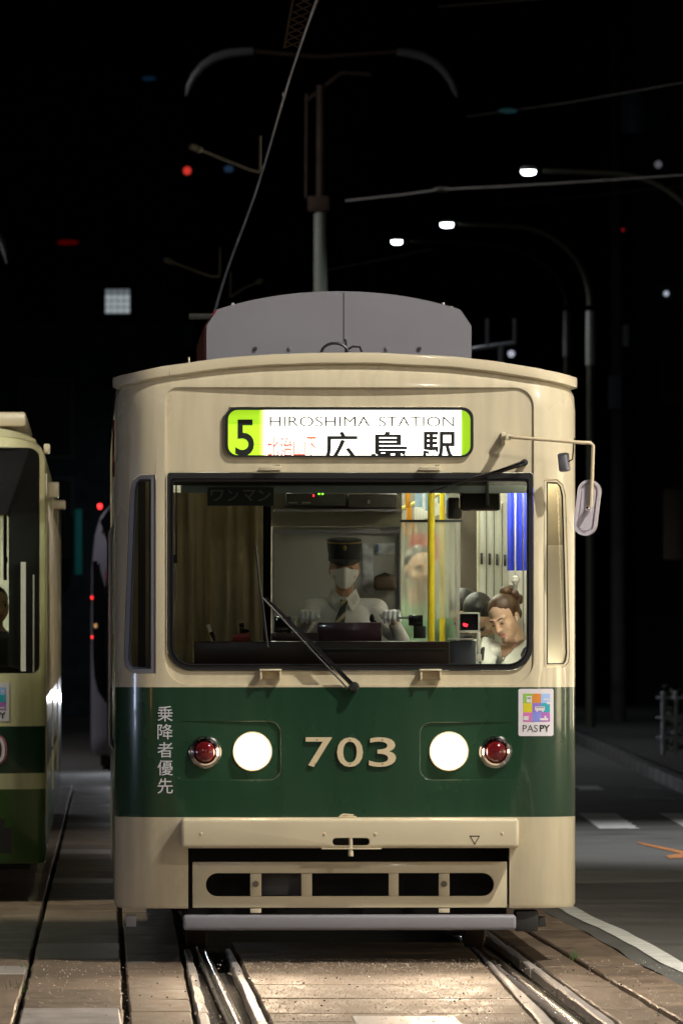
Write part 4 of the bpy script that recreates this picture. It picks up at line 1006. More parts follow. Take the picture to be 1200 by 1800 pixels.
for (dx, wd, px, py) in ((0, .018, 603, 1054), (0, .021, 603, 1060), (-.002, .014, 602, 1065), (-.008, .024, 598, 1082), (-.014, .030, 593, 1104)):
    c = P(px, py, 1.0); y = neck.y - (.10 if py < 1056 else .118 if py < 1066 else .142)
    rows.append([bm.verts.new((c.x - wd, y, c.z)), bm.verts.new((c.x, y - .006, c.z - .003)), bm.verts.new((c.x + wd, y, c.z)), bm.verts.new((c.x, y + .012, c.z))])
for a, b_ in zip(rows[:-1], rows[1:]):
    for i in range(4): bm.faces.new((a[i], a[(i + 1) % 4], b_[(i + 1) % 4], b_[i]))
fin(bm, 'tie', M_tie, drv)
# cap
bm = B(); lathe(bm, [(.083, .045), (.089, .05), (.090, .085), (.094, .10), (.099, .150), (.096, .163), (.080, .168), (.001, .170)], (0, .01, 0), 'Z', 32)
for v in bm.verts: v.co.y *= 1.12
capm = sub('cap', bm, HM, M_navy, drv)
bm = B(); lathe(bm, [(.0965, .143), (.101, .146), (.101, .150), (.0965, .153)], (0, .01, 0), 'Z', 32)
for v in bm.verts: v.co.y *= 1.12
sub('braid', bm, HM, M_gold, capm)
bm = B(); ell(bm, (0, -.108, .122), (.011, .006, .016)); sub('badge', bm, HM, M_gold, capm)
bm = B(); outer = []; 
for k in range(17):
    a = PI + PI * k / 16; outer.append((.092 * math.cos(a), .092 * math.sin(a) * 1.1 + .008, .058, .092 * math.cos(a) * 1.0, (.092 + .05 * math.sin(PI * k / 16)) * math.sin(a) * 1.1 + .008, .058 - .03 * math.sin(PI * k / 16)))
va = [bm.verts.new(o_[:3]) for o_ in outer]; vb = [bm.verts.new(o_[3:]) for o_ in outer]; vc = [bm.verts.new((o_[3], o_[4], o_[5] - .004)) for o_ in outer]
for i in range(16):
    for a, b_ in ((va, vb), (vb, vc), (vc, va)): bm.faces.new((a[i], a[i + 1], b_[i + 1], b_[i]))
sub('visor', bm, HM, M_navy, capm)
bm = B(); ell(bm, (0, .03, .02), (.081, .085, .07), sub=3); sub('hair', bm, HM, M_hairb, drv)
# mask
bm = B(); rows = []
for j in range(9):
    v = j / 8; z = .004 - .112 * v; row = []
    for k in range(21):
        u = k / 20 * 2 - 1; a = u * R(76)
        rad = .079 + .004 * math.sin(PI * v) - .012 * v ** 2; fw = .100 + .019 * math.exp(-(u / .20) ** 2) * (1 - v) ** .5 * (1 if v > .02 else .7) + .010 * math.exp(-(u / .12) ** 2)
        row.append(bm.verts.new((rad * math.sin(a) / math.sin(R(76)) * (1 - .30 * v ** 2.4), -fw * math.cos(a) - .006 + .012 * v, z + .012 * math.exp(-(u / .3) ** 2) * (1 - v) - .006 * abs(u) * (1 - v) + .03 * abs(u) ** 2 * v)))
    rows.append(row)
for a, b_ in zip(rows[:-1], rows[1:]):
    for k in range(20): bm.faces.new((a[k], a[k + 1], b_[k + 1], b_[k]))
mk = sub('mask', bm, HM, M_mask, drv, True, 180)
bm = B()
for s in (-1, 1):
    tube(bm, [(s * .069, -.022, -.012), (s * .080, .01, -.002)], .0015, 5); tube(bm, [(s * .058, -.022, -.075), (s * .080, .012, -.025)], .0015, 5)
sub('mask_loop', bm, HM, M_mask, mk)
hand(drv, Matrix.Translation(P(540, 1077, .63)) @ Matrix.Rotation(R(8), 4, 'Z') @ Matrix.Rotation(R(-6), 4, 'X') @ Matrix.Scale(1.02, 4), M_glove, -1)
hand(drv, Matrix.Translation(P(690, 1077, .63)) @ Matrix.Rotation(R(-8), 4, 'Z') @ Matrix.Rotation(R(-6), 4, 'X') @ Matrix.Scale(1.02, 4), M_glove, 1)
# bag hanging behind the driver
bm = B(); p, q = P(657, 1038, 1.26), P(697, 1011, 1.26); box(bm, p.x, q.x, 1.24, 1.32, p.z, q.z, .02, 3); bag = fin(bm, 'bag', mat('brown_leather', (.07, .045, .025), .5, var=.3), None); bag.matrix_world = Matrix.Translation((T.x, T.y, 0)) @ Matrix.Rotation(TH, 4, 'Z')
tag(bag, 'brown bag hanging on the partition behind the driver', 'bag')
bm = B(); tube(bm, [P(658, 1030, 1.28), P(666, 1012, 1.26), P(676, 1008, 1.27), P(692, 1013, 1.28)], .006, 6); fin(bm, 'strap', M_dark, bag)

# woman passenger by the door
wo = person('woman with hair in a bun looking down, in pale jacket with white earbud')
wy = 0.86
WM = Matrix.Translation(P(886, 1086, wy)) @ Matrix.Rotation(R(-14), 4, 'Y') @ Matrix.Rotation(R(-36), 4, 'Z') @ Matrix.Rotation(R(17), 4, 'X') @ Matrix.Scale(.98, 4)
wn = P(898, 1122, wy + .05)
wsL, wsR = P(862, 1140, wy + .02), P(956, 1138, wy + .08)
def wtorso(bm, g):
    capsule(bm, wsL + Vector((.02, 0, -.04)), wsR + Vector((-.02, 0, -.04)), .06 + g, .06 + g, 14); ell(bm, (wn.x + .015, wy + .06, wn.z - .22), (.155 + g, .105 + g, .17), sub=3); ell(bm, (wn.x + .02, wy + .08, wn.z - .42), (.14 + g, .105 + g, .2), sub=3)
    capsule(bm, wn + Vector((0, .01, -.03)), (wn.x + .01, wy + .05, wn.z - .12), .05 + g * .3, .10 + g, 14)
def warms(bm, g):
    for s_, e_, h_ in ((wsL, (wsL.x - .05, wy - .02, wsL.z - .3), (wsL.x + .08, wy - .2, wsL.z - .38)), (wsR, (wsR.x + .0, wy + .02, wsR.z - .3), (wsR.x - .12, wy - .2, wsR.z - .38))):
        capsule(bm, s_ + Vector((0, 0, -.04)), e_, .042 + g, .036 + g); capsule(bm, e_, h_, .034 + g, .028 + g)
bm = B(); head_prims(bm, WM); capsule(bm, WM @ Vector((0, .03, -.13)), wn + Vector((.01, .01, -.06)), .050, .056); wtorso(bm, 0); warms(bm, 0)
ell(bm, (wn.x + .02, wy + .1, .98), (.16, .14, .14), sub=3)
for s in (-1, 1):
    capsule(bm, (wn.x + .02 + s * .09, wy + .06, .96), (wn.x - .02 + s * .09, wy - .3, .97), .075, .06); capsule(bm, (wn.x - .02 + s * .09, wy - .3, .97), (wn.x - .02 + s * .09, wy - .26, .82), .055, .05)
blob(bm, 'figure', .0042, 8, M_skin2, wo)
bm = B(); wtorso(bm, .018); warms(bm, .018)
jk = blob(bm, 'jacket', .008, 4, M_jacket, wo)
ck = B()                                  # open neckline of the jacket
f0 = wn + Vector((-.015, -.12, -.21)); ol3 = [wn + Vector((-.075, -.02, .06)), wn + Vector((.085, -.02, .07)), wn + Vector((.02, -.02, -.20)), wn + Vector((-.035, -.02, -.26))]
va = [ck.verts.new(v + Vector((0, -.3, 0))) for v in ol3]; vb = [ck.verts.new(v + Vector((0, .06, 0))) for v in ol3]
ck.faces.new(va); ck.faces.new(vb[::-1])
for i in range(4): ck.faces.new((va[i], vb[i], vb[(i + 1) % 4], va[(i + 1) % 4]))
cut(jk, [ck]); jk.data.polygons.foreach_set('use_smooth', [True] * len(jk.data.polygons))
def lapel(pts, th=.010):
    bm = B(); a = [bm.verts.new(p) for p in pts]; b2 = [bm.verts.new(p + Vector((0, th, -.004))) for p in pts]; n = len(pts)
    bm.faces.new(a); bm.faces.new(b2[::-1])
    for i in range(n): bm.faces.new((a[i], b2[i], b2[(i + 1) % n], a[(i + 1) % n]))
    bmesh.ops.bevel(bm, geom=bm.edges[:], offset=.004, segments=2, affect='EDGES')
    fin(bm, 'collar', M_jacket, wo)
lapel([P(849, 1118, .90), P(862, 1121, .90), P(880, 1131, .87), P(873, 1152, .78), P(867, 1178, .74), P(845, 1178, .75), P(845, 1132, .82)])
lapel([P(930, 1119, .90), P(922, 1126, .86), P(906, 1138, .80), P(887, 1154, .75), P(874, 1178, .73), P(905, 1180, .73), P(934, 1165, .80), P(936, 1130, .88)])
face_bits(wo, WM, M_skin2, M_hairb, closed=True)
bm = B(); ell(bm, (0, .026, .038), (.086, .100, .089), sub=4)
for v in bm.verts:
    lim = -.022 - 1.9 * max(0, v.co.z - .050)
    if v.co.y < lim: v.co.y = lim
ell(bm, (0, .085, -.01), (.06, .04, .055), sub=3)
sub('hair', bm, WM, M_hairbr, wo, True, 180)
bm = B(); ell(bm, (.02, .085, .115), (.038, .036, .034), sub=3); ell(bm, (.045, .10, .085), (.034, .034, .032), sub=3); ell(bm, (.03, .12, .10), (.034, .032, .036), sub=3); ell(bm, (.06, .11, .05), (.026, .028, .030), sub=3)
sub('hair_bun', bm, WM, M_hairbr, wo, True, 180)
bm = B(); capsule(bm, (.081, -.012, -.012), (.081, -.018, -.034), .0048, .0035); ell(bm, (.080, -.008, -.010), (.007, .007, .007)); sub('earbud', bm, WM, M_white, wo)
bm = B(); tube(bm, [P(876, 1140, .80), P(879, 1152, .755), P(884, 1158, .745), P(897, 1146, .755), P(905, 1134, .80)], .0016, 5); ell(bm, P(884, 1159, .742), (.006, .004, .006)); fin(bm, 'necklace', M_chrome, wo)
bm = B(); tube(bm, [P(930, 1136, .87), P(922, 1142, .79), P(918, 1150, .765), P(921, 1168, .75)], .011, 8); tube(bm, [P(851, 1134, .86), P(847, 1144, .80), P(846, 1162, .78)], .012, 8); fin(bm, 'backpack_strap', M_blackcloth, wo)

# other passengers, in the saloon behind
def rider(label, px, py, y, yaw, pitch, roll, cloth, hairm, seatz, skinm=M_skin2, scale=1.0, stand=False):
    rt = person(label, 'passengers in the saloon'); M = Matrix.Translation(P(px, py, y)) @ Matrix.Rotation(R(roll), 4, 'Y') @ Matrix.Rotation(R(yaw), 4, 'Z') @ Matrix.Rotation(R(pitch), 4, 'X')
    h = P(px, py, y); nk = Vector((h.x, y + .06, h.z - .15)); fl = .80
    bm = B(); head_prims(bm, M); torso(bm, nk, -.005, .15)
    hz = fl + (.86 if stand else .42); hz = min(hz, nk.z - .45)
    capsule(bm, nk + Vector((0, 0, -.3)), (nk.x, y + .08, hz), .12, .13)
    for s in (-1, 1):
        if stand: capsule(bm, (nk.x + s * .09, y + .08, hz), (nk.x + s * .09, y + .08, fl + .06), .085, .05)
        else: capsule(bm, (nk.x + s * .09, y + .08, hz), (nk.x + s * .1, y - .34, hz + .02), .08, .06); capsule(bm, (nk.x + s * .1, y - .34, hz + .02), (nk.x + s * .1, y - .3, fl + .05), .055, .045)
        capsule(bm, nk + Vector((s * .16, .02, -.09)), nk + Vector((s * .2, -.02, -.36)), .045, .038); capsule(bm, nk + Vector((s * .2, -.02, -.36)), nk + Vector((s * .07, -.22, -.34)), .036, .028)
    blob(bm, 'figure', .008, 4, skinm, rt)
    bm = B(); torso(bm, nk, .010, .15); capsule(bm, nk + Vector((0, 0, -.3)), (nk.x, y + .08, hz), .135, .145)
    for s in (-1, 1): capsule(bm, nk + Vector((s * .16, .02, -.09)), nk + Vector((s * .2, -.02, -.36)), .058, .05); capsule(bm, nk + Vector((s * .2, -.02, -.36)), nk + Vector((s * .1, -.18, -.345)), .048, .042)
    blob(bm, 'jacket', .01, 4, cloth, rt)
    face_bits(rt, M, skinm)
    bm = B(); ell(bm, (0, .026, .040), (.083, .093, .090), sub=4)
    for v in bm.verts:
        if v.co.y < -.05 and v.co.z < .08: v.co.y = max(v.co.y, -.05)
    ell(bm, (0, .07, -.02), (.07, .045, .06), sub=3)
    sub('hair', bm, M, hairm, rt, True, 180); return rt
rider('passenger with bowed black hair and white collar beside the woman in the pale jacket', 842, 1083, 1.75, -20, 66, 0, M_jacket, M_hairb, .4)
rider('passenger in black with bowed black hair behind the card reader', 818, 1076, 2.3, -25, 62, 0, M_blackcloth, M_hairb, .4)
rider('man in a green top standing behind the clear vinyl sheet', 738, 1000, 2.9, 15, 6, 0, M_greencloth, M_hairb, .4, stand=True)
rider('seated passenger low behind the desk between the yellow poles', 788, 1106, 4.2, -50, 20, 0, M_greencloth, M_hairb, .4)

# ------------------------------------------------------------------ the tram on the left
T2 = Fr(-3.094, 55.0, TH); P2 = T2.P
left = empty('tram', (T2.x, T2.y, 0), TH); tag(left, 'second cream and green tram cut off by the left edge, black windscreen surround', 'tram', 'trams')
f0 = 275.0; cz = lambda py: CAMH - (py - HOR) / FPX * 55.0
M_body2 = banded('tram_paint_olive', [(0, (.020, .070, .009)), (cz(1388), (.50, .50, .30)), (cz(1360), (.008, .035, .016)), (cz(1277), (.66, .63, .37))], rough=.36, wob=.1)
M_side2 = mat('tram_side_cream', (.66, .62, .48), .3, var=.05, coat=.6, bump=.25, bscale=1.6, bdist=.02, stretch=(1, 1, .4))
lp2, ys2 = plan(1.20, .05, .93, 27.0, 8)
arch2 = lambda x: .30 * (min(abs(x), 1.2) / 1.2) ** 4
bm = B(); shell(bm, lp2, .06, [(0.01, lambda x: cz(1519)), (0, lambda x: cz(1510)), (0, lambda x: cz(1186)), (0, lambda x: cz(800)), (.03, lambda x: cz(768) - arch2(x) * .2), (.12, lambda x: cz(742) - arch2(x) * .35)])
b2_ = fin(bm, 'body', [M_body2, M_white], left, True, 30)
q = lambda px, py: P2(px, py, .05)
xr = P2(70, 1000, .1).x
cs = []
b_ = B(); prism(b_, rrect(-xr, xr, cz(1184), cz(785), (.05, .05, .07, .07), 5), -.3, .35); cs.append(b_)
for k in range(19):
    y0 = .75 + k * 1.36
    b_ = B(); box(b_, 1.0, 1.5, y0, y0 + 1.1, 1.55, 2.5); cs.append(b_)
    b_ = B(); box(b_, -1.5, -1.0, y0, y0 + 1.1, 1.55, 2.5); cs.append(b_)
cut(b2_, cs)
bm = B(); roof_sheet(bm, lp2, lambda x: cz(742) - arch2(x) * .35 + .0, shrink=.115); fin(bm, 'roof', M_cream, left)
bm = B(); box(bm, -.9, P2(47, 730, .9).x, .7, 6.0, cz(745), P2(47, 724, .7).z, .02); fin(bm, 'roof_unit', M_cream, left)
# black framed glass
ws2 = empty('windscreen', (0, 0, 0)); ws2.parent = left
def pane2(name, px0, px1, py0, py1, m, y, y1, par):
    a, b_ = P2(px0, py1, y), P2(px1, py0, y); bm = B(); box(bm, a.x, b_.x, y, y1, a.z, b_.z, .004); return fin(bm, name, m, par)
bm = B(); ol = rrect(-xr + .004, xr - .004, cz(1184) + .004, cz(785) - .004, (.045, .045, .065, .065), 5)
il = rrect(-xr + .07, P2(16, 1000, .1).x, cz(1170), cz(905), .02, 5)
ringp(bm, ol, il, .030, .07); 
for v in bm.verts: v.co.y += ys2(v.co.x) * .9 * (1 if abs(v.co.x) < 1.1 else 1)
fin(bm, 'black_surround', mat('surround_black', (.004, .004, .005), .45, spec=.15), ws2, True, 40)
bm = B(); prism(bm, il, .075, .079); fin(bm, 'pane', G_side, ws2, False)
a_, b_ = P2(37, 1180, .12), P2(46, 988, .12); bm = B(); box(bm, a_.x, b_.x, .085, .089, a_.z, b_.z); fin(bm, 'lit_gap', M_white, ws2)
bm = B(); box(bm, P2(58, 1000, .1).x, P2(61, 1000, .1).x, ys2(1.06) + .015, ys2(1.06) + .03, cz(1182), cz(1010), .004); fin(bm, 'edge_trim', M_greypost, ws2)
for k in range(19):
    y0 = .75 + k * 1.36
    for sx in (-1, 1):
        bm = B(); box(bm, sx * 1.165 - .004, sx * 1.165 + .004, y0 - .01, y0 + 1.11, 1.54, 2.51); w_ = fin(bm, 'window', G_dark, left, False)
        if sx > 0:
            bm = B(); box(bm, 1.196, 1.208, y0 - .05, y0 - .02, 1.3, 2.6, .003); fin(bm, 'window_post', M_cream, w_)
for y in (.35, 9, 18):
    bm = B(); box(bm, 1.201, 1.212, y, y + .06, .55, 2.75, .004); fin(bm, 'door_post', M_cream, left)
def cam2(px0, px1, py0, py1, y0, y1):
    a, b_ = P2(px0, py1, y0), P2(px1, py0, y0); bm = B(); box(bm, max(a.x, 1.19), b_.x, y0, y1, a.z, b_.z, .01); fin(bm, 'side_camera', M_cream, left)
cam2(62, 88.5, 780, 797, .35, .6); cam2(76, 104, 847, 874, 6.0, 6.35); cam2(86, 116, 879, 894, 10.5, 10.9)
bm = B(); box(bm, 1.203, 1.211, 8.0, 15.0, .86, .875); fin(bm, 'side_slot', M_dark, left)
bm = B(); box(bm, -1.1, 1.1, .4, 26.5, .2, cz(1517)); fin(bm, 'underframe', M_dark, left, False)
bm = B(); box(bm, -1.1, 1.1, .25, 26.5, .78, .82); fin(bm, 'floor', M_dark, left, False)
bm = B(); box(bm, -.05, .05, 1.2, 26, 2.72, 2.75); fin(bm, 'ceiling_lamp', E_tube, left)
bm = B(); box(bm, -1.05, 1.05, 26.3, 26.35, .8, 2.8); fin(bm, 'rear_wall', M_white, left)
pane2('control_desk', -200, 14, 1110, 1180, M_dark, .5, .8, left)
bm = B(); tube(bm, [P2(9.5, 900, .3), P2(9.5, 1020, .3)], .012, 8); tube(bm, [P2(9.5, 985, .3), P2(14, 985, .3)], .02, 8); fin(bm, 'grab_wire', M_black, left)
# sticker and number at the edge of the picture
def flat2(name, px0, px1, py0, py1, m, par, lift):
    a, b_ = P2(px0, py1, 0.0), P2(px1, py0, 0.0); bm = B(); n = 5
    t = [bm.verts.new((a.x + (b_.x - a.x) * k / n, ys2(a.x + (b_.x - a.x) * k / n) - lift, b_.z)) for k in range(n + 1)]; bo = [bm.verts.new((v.co.x, v.co.y, a.z)) for v in t]
    for k in range(n): bm.faces.new((t[k], t[k + 1], bo[k + 1], bo[k]))
    return fin(bm, name, m, par, False)
s2 = empty('sticker', (0, 0, 0)); s2.parent = left
flat2('sticker_card', -36, 16.5, 1200, 1268, M_stick, s2, .003)
for r_ in range(3):
    for c_ in range(3): flat2('colour_square', -29 + c_ * 13, -16 + c_ * 13, 1208 + r_ * 13.2, 1221.2 + r_ * 13.2, mat('sticker_ink', cols[r_][c_], .5), s2, .0045)
for a, b_, c, e in ((3, 9, 1214, 1217), (-16, 0, 1224, 1230), (-1, 9, 1243, 1246)): flat2('pictogram', a, b_, c, e, M_stick, s2, .0055)
a_, b_ = P2(-30, 1263, 0), P2(-9, 1252, 0); lettering('sticker_lettering', 'PAS', a_.x, b_.x, a_.z, b_.z, -.0035, M_ink, s2, -.008, .0008, ys2)
a_, b_ = P2(-6, 1263, 0), P2(10, 1252, 0); lettering('sticker_lettering', 'PY', a_.x, b_.x, a_.z, b_.z, -.0035, M_ink, s2, .03, .0008, ys2)
M_rose = mat('rose_number', (.42, .14, .17), .5)
a_, b_ = P2(-18, 1345, 0), P2(13, 1292, 0)
lettering('number_digit', '0', a_.x, b_.x, a_.z, b_.z, -.002, M_rose, left, .03, .004, ys2)
lettering('number_digit', '0', a_.x + .014, b_.x - .014, a_.z + .014, b_.z - .014, -.0075, M_stick, left, .0, .003, ys2)
a_, b_ = P2(-12, 1475, 0), P2(10, 1440, 0); bm = B(); prism(bm, [(a_.x, b_.z), (b_.x, b_.z), ((a_.x + b_.x) / 2, a_.z)], -.002, 0)
for v in bm.verts: v.co.y += ys2(v.co.x)
fin(bm, 'triangle_mark', M_ink, left)
flat2('coupler_hatch', -60, 21, 1455, 1500, M_black, left, .002)
# its driver, only an arm and shoulder show
dr2 = empty('person', (T2.x, T2.y, 0), TH); tag(dr2, 'driver of the left tram, grey sleeve and dark hair just inside the picture', 'person')
h = P2(-6, 1065, .9); nk = Vector((h.x, 1.0, h.z - .15)); M = Matrix.Translation(h) @ Matrix.Rotation(R(20), 4, 'Z')
bm = B(); head_prims(bm, M); torso(bm, nk); capsule(bm, nk + Vector((0, .02, -.3)), nk + Vector((0, .05, -.6)), .13, .14); capsule(bm, nk + Vector((.17, 0, -.1)), nk + Vector((.22, -.1, -.33)), .05, .04); capsule(bm, nk + Vector((.22, -.1, -.33)), nk + Vector((.1, -.35, -.3)), .038, .03)
for s in (-1, 1): capsule(bm, nk + Vector((s * .1, .05, -.6)), nk + Vector((s * .12, -.35, -.58)), .08, .06); capsule(bm, nk + Vector((s * .12, -.35, -.58)), nk + Vector((s * .12, -.3, -1.0)), .055, .045)
blob(bm, 'figure', .009, 4, M_skin, dr2)
bm = B(); torso(bm, nk, .012); capsule(bm, nk + Vector((.17, 0, -.1)), nk + Vector((.22, -.1, -.33)), .066, .055); capsule(bm, nk + Vector((.22, -.1, -.33)), nk + Vector((.12, -.31, -.305)), .052, .045); blob(bm, 'shirt', .009, 4, mat('grey_shirt', (.30, .29, .25), .8), dr2)
bm = B(); ell(bm, (0, .03, .045), (.086, .095, .09), sub=3); sub('hair', bm, M, M_hairb, dr2)
face_bits(dr2, M, M_skin)

# ------------------------------------------------------------------ the low tram far behind, between the two
T3 = Fr((330 - 600) / FPX * 109, 109.0, TH)
far = empty('tram', (T3.x, T3.y, 0), TH); tag(far, 'grey low tram with dark curved windscreen and red lamps in the gap behind', 'tram', 'trams')
c3 = lambda py: CAMH - (py - HOR) / FPX * 109.0
M_far = mat('far_tram_grey', (.30, .27, .32), .35, var=.06, coat=.4)
lp3, ys3 = plan(1.225, .28, .80, 22.0, 8)
bm = B(); rows = []
for ins, py in ((.08, 1332), (.01, 1318), (0, 1290), (0, 1150), (.01, 1000), (.05, 940), (.12, 905), (.24, 886), (.5, 878)):
    rows.append([bm.verts.new((x, y + (max(0, 1150 - py) / 270) ** 1.6 * .55 * max(0, 1 - y / 8), c3(py))) for x, y in offset(lp3, ins)])
n3 = len(lp3)
for a, b_ in zip(rows[:-1], rows[1:]):
    for i in range(n3): bm.faces.new((a[i], a[(i + 1) % n3], b_[(i + 1) % n3], b_[i]))
bm.faces.new(rows[-1]); bm.faces.new(rows[0][::-1])
fin(bm, 'body', M_far, far, True, 40)
def far_panel(name, pts, m, lift):
    bm = B(); n = 10; rows = []
    for px0, px1, py in pts:
        row = []
        for k in range(n + 1):
            px = px0 + (px1 - px0) * k / n; x = (px - 330) / FPX * 109
            x = max(-1.222, min(1.222, x)); ins = max(0, (940 - py)) / 40 * .05
            row.append(bm.verts.new((x, ys3(min(abs(x) + ins, 1.224)) + (max(0, 1150 - py) / 270) ** 1.6 * .55 - lift, c3(py))))
        rows.append(row)
    for a, b_ in zip(rows[:-1], rows[1:]):
        for k in range(n): bm.faces.new((a[k], a[k + 1], b_[k + 1], b_[k]))
    fin(bm, name, m, far, True, 60)
far_panel('windscreen', ((193, 467, 890), (176, 484, 915), (192, 468, 960), (193, 467, 985), (186, 474, 1010), (188, 472, 1080), (196, 464, 1150), (206, 454, 1185)), M_gloss_black, .03)
far_panel('side_glass', ((163.5, 172, 985), (163, 180, 1030), (163, 183, 1090), (163.5, 186, 1150), (166, 190, 1190), (172, 196, 1215), (185, 200, 1235)), M_gloss_black, .03)
for px, py, m, r in ((176, 888, E_redl, .032), (194, 1012, E_redl, .036), (162.5, 1050, E_redl, .018), (162.5, 1120, E_redl, .015), (183, 934, M_chrome, .03), (169, 1100, emis('amber', (1, .55, .2), .5), .025)):
    x = max(-1.222, (px - 330) / FPX * 109); bm = B(); ell(bm, (x, ys3(x) + (max(0, 1150 - py) / 270) ** 1.6 * .55 - .03, c3(py)), (r, r, r * 1.2)); fin(bm, 'marker_lamp', m, far)
for sx in (-1, 1):
    bm = B(); lathe(bm, [(.09, .03), (.085, -.02), (.001, -.04)], (sx * .66, ys3(.66) + .0, c3(1226)), 'Y', 20); fin(bm, 'headlight', emis('far_headlight', (.86, .92, 1), 170), far)
    ld = bpy.data.lights.new('far_beam', 'SPOT'); ld.energy = 170; ld.spot_size = R(80); ld.spot_blend = .9; ld.shadow_soft_size = .08; ld.color = (.86, .92, 1)
    lo = bpy.data.objects.new('far_beam', ld); C.objects.link(lo); lo.parent = far; lo.location = (sx * .66, -.1, c3(1226)); lo.rotation_euler = (R(90 - 6), 0, R(180))
bm = B(); box(bm, -1.1, 1.1, .6, 21, .0, c3(1330)); fin(bm, 'underframe', M_dark, far, False)

# ------------------------------------------------------------------ overhead line, poles
M_wire = mat('copper_wire', (.62, .60, .62), .32, .7, var=.5, vscale=.6)
M_cable = mat('grey_cable', (.22, .20, .17), .6, .3)
M_iron = mat('rusty_iron', (.055, .03, .018), .7, .2, var=.3)
M_palepole = mat('pale_pole', (.26, .27, .21), .55, var=.12)
cw_ = []
for k in range(11):
    d = 43.5 + 5.0 * k; cw_.append(Vector((-.12 - .0272 * (d - 47) + .012 * math.sin(d * .21), d, 5.2 - .02 * math.sin(d * .1))))
bm = B(); tube(bm, cw_, .0075, 8); o = fin(bm, 'contact_wire', M_wire, None); tag(o, 'bright overhead contact wire running up from the tram roof to the top of the picture', 'wire')
for k, i in ((.5, 2), (.2, 4), (.5, 6)):
    p = cw_[i].lerp(cw_[i + 1], k); bm = B(); box(bm, p.x - .012, p.x + .012, p.y - .16, p.y + .16, p.z, p.z + .03, .004); fin(bm, 'wire_clamp', M_chrome, o)
def pull_off(label, pts, d, r=.014, m=M_cable):
    bm = B(); q_ = [wp(px, py, d) for px, py in pts]; tube(bm, q_, r, 8); o = fin(bm, 'pull_off_arm', m, None); tag(o, label, 'steady arm', 'overhead wire arms')
    bm = B()
    for k in (.0, .06, .12): p = q_[0].lerp(q_[1], k); ell(bm, p, (.035, .03, .03))
    fin(bm, 'insulator', M_cable, o)
    bm = B(); tube(bm, [q_[-1], q_[-1] + Vector((0.004, 0, .28))], r * .8, 6); fin(bm, 'dropper', m, o); return o
pull_off('upper steady arm sloping down to the contact wire, above the red light', ((338, 258), (440, 299), (457, 303)), 66)
pull_off('lower steady arm sloping down to the contact wire, left of the tram roof unit', ((292, 457), (370, 486), (386, 486)), 84)
pull_off('short arm just above the left end of the tram roof unit', ((458, 494), (430, 506), (405, 522)), 95, .012)
def span(label, pts, d0, d1, r, knots=()):
    q_ = [wp(px, py, d0 + (d1 - d0) * k / (len(pts) - 1)) for k, (px, py) in enumerate(pts)]
    bm = B(); tube(bm, q_, r, 8); o = fin(bm, 'span_wire', M_cable, None); tag(o, label, 'wire', 'span wires')
    for i in knots:
        bm = B(); ell(bm, q_[i], (.13, .045, .04)); fin(bm, 'insulator', M_cable, o)
span('span wire with insulator rising right from the centre mast', ((608, 353), (700, 343), (778, 333), (900, 327), (1050, 318), (1240, 305)), 120, 112, .014, (2,))
span('thin span wire at the top right corner of the picture', ((770, 11), (860, 4), (960, -3)), 100, 100, .016)
span('fine span wire crossing high on the right, above the lit lamps', ((820, 205), (1000, 180), (1240, 138)), 130, 118, .009)
span('faint span wire low between the mast and the lowest lamp', ((560, 478), (680, 454), (760, 437)), 150, 150, .014)
span('faint wire below the big span wire at right', ((880, 361), (1050, 343), (1240, 322)), 150, 140, .008)
# centre mast with two curved horns
d = 125.0; mb = wp(563, 1300, d); mast = empty('centre_mast', (mb.x, d, 0)); tag(mast, 'centre mast behind the tram, pale below and brown above, with two curved horns', 'mast')
L_ = lambda px, py: wp(px, py, d) - Vector((mb.x, d, 0))
bm = B(); tube(bm, [Vector((0, 0, -.1)), L_(563, 520), L_(562, 366)], [.13, .098, .085], 14); fin(bm, 'pole', M_palepole, mast)
bm = B(); box(bm, L_(541, 366).x, L_(579, 366).x, -.12, .12, L_(560, 372).z, L_(560, 345).z, .02); fin(bm, 'collar', M_iron, mast)
bm = B(); tube(bm, [L_(563, 346), L_(564, 150)], .065, 10); tube(bm, [L_(538, 348), L_(539, 165)], .024, 8); tube(bm, [L_(536, 180), L_(600, 128), L_(652, 131)], .03, 8); fin(bm, 'upper_post', M_iron, mast)
M_horn = mat('horn_enamel', (.12, .115, .11), .4)
for pts in (((300, 90), (390, 92)), ):
    pass
for s, pts in ((-1, ((445, 90), (425, 91), (400, 94), (376, 102), (356, 116), (341, 134), (332, 152), (327, 169))), (1, ((697, 91), (718, 93), (742, 98), (764, 109), (781, 125), (793, 143), (800, 160), (803, 171)))):
    bm = B(); n = len(pts); tube(bm, [L_(*p) for p in pts], [.03 + .038 * math.sin(PI * (.25 + .7 * k / (n - 1))) for k in range(n - 1)] + [.012], 10); fin(bm, 'horn', M_horn, mast)
bm = B(); tube(bm, [L_(445, 90), L_(560, 100), L_(697, 91)], .03, 8); fin(bm, 'cross_arm', M_iron, mast)
bm = B(); tube(bm, [wp(-40, 380, 118), wp(-10, 402, 118), wp(6, 430, 118), wp(13, 463, 118)], [.07, .07, .05, .012], 10); o = fin(bm, 'mast_horn', M_horn, None); tag(o, 'pale curved horn of another mast at the left edge above the left tram', 'mast')
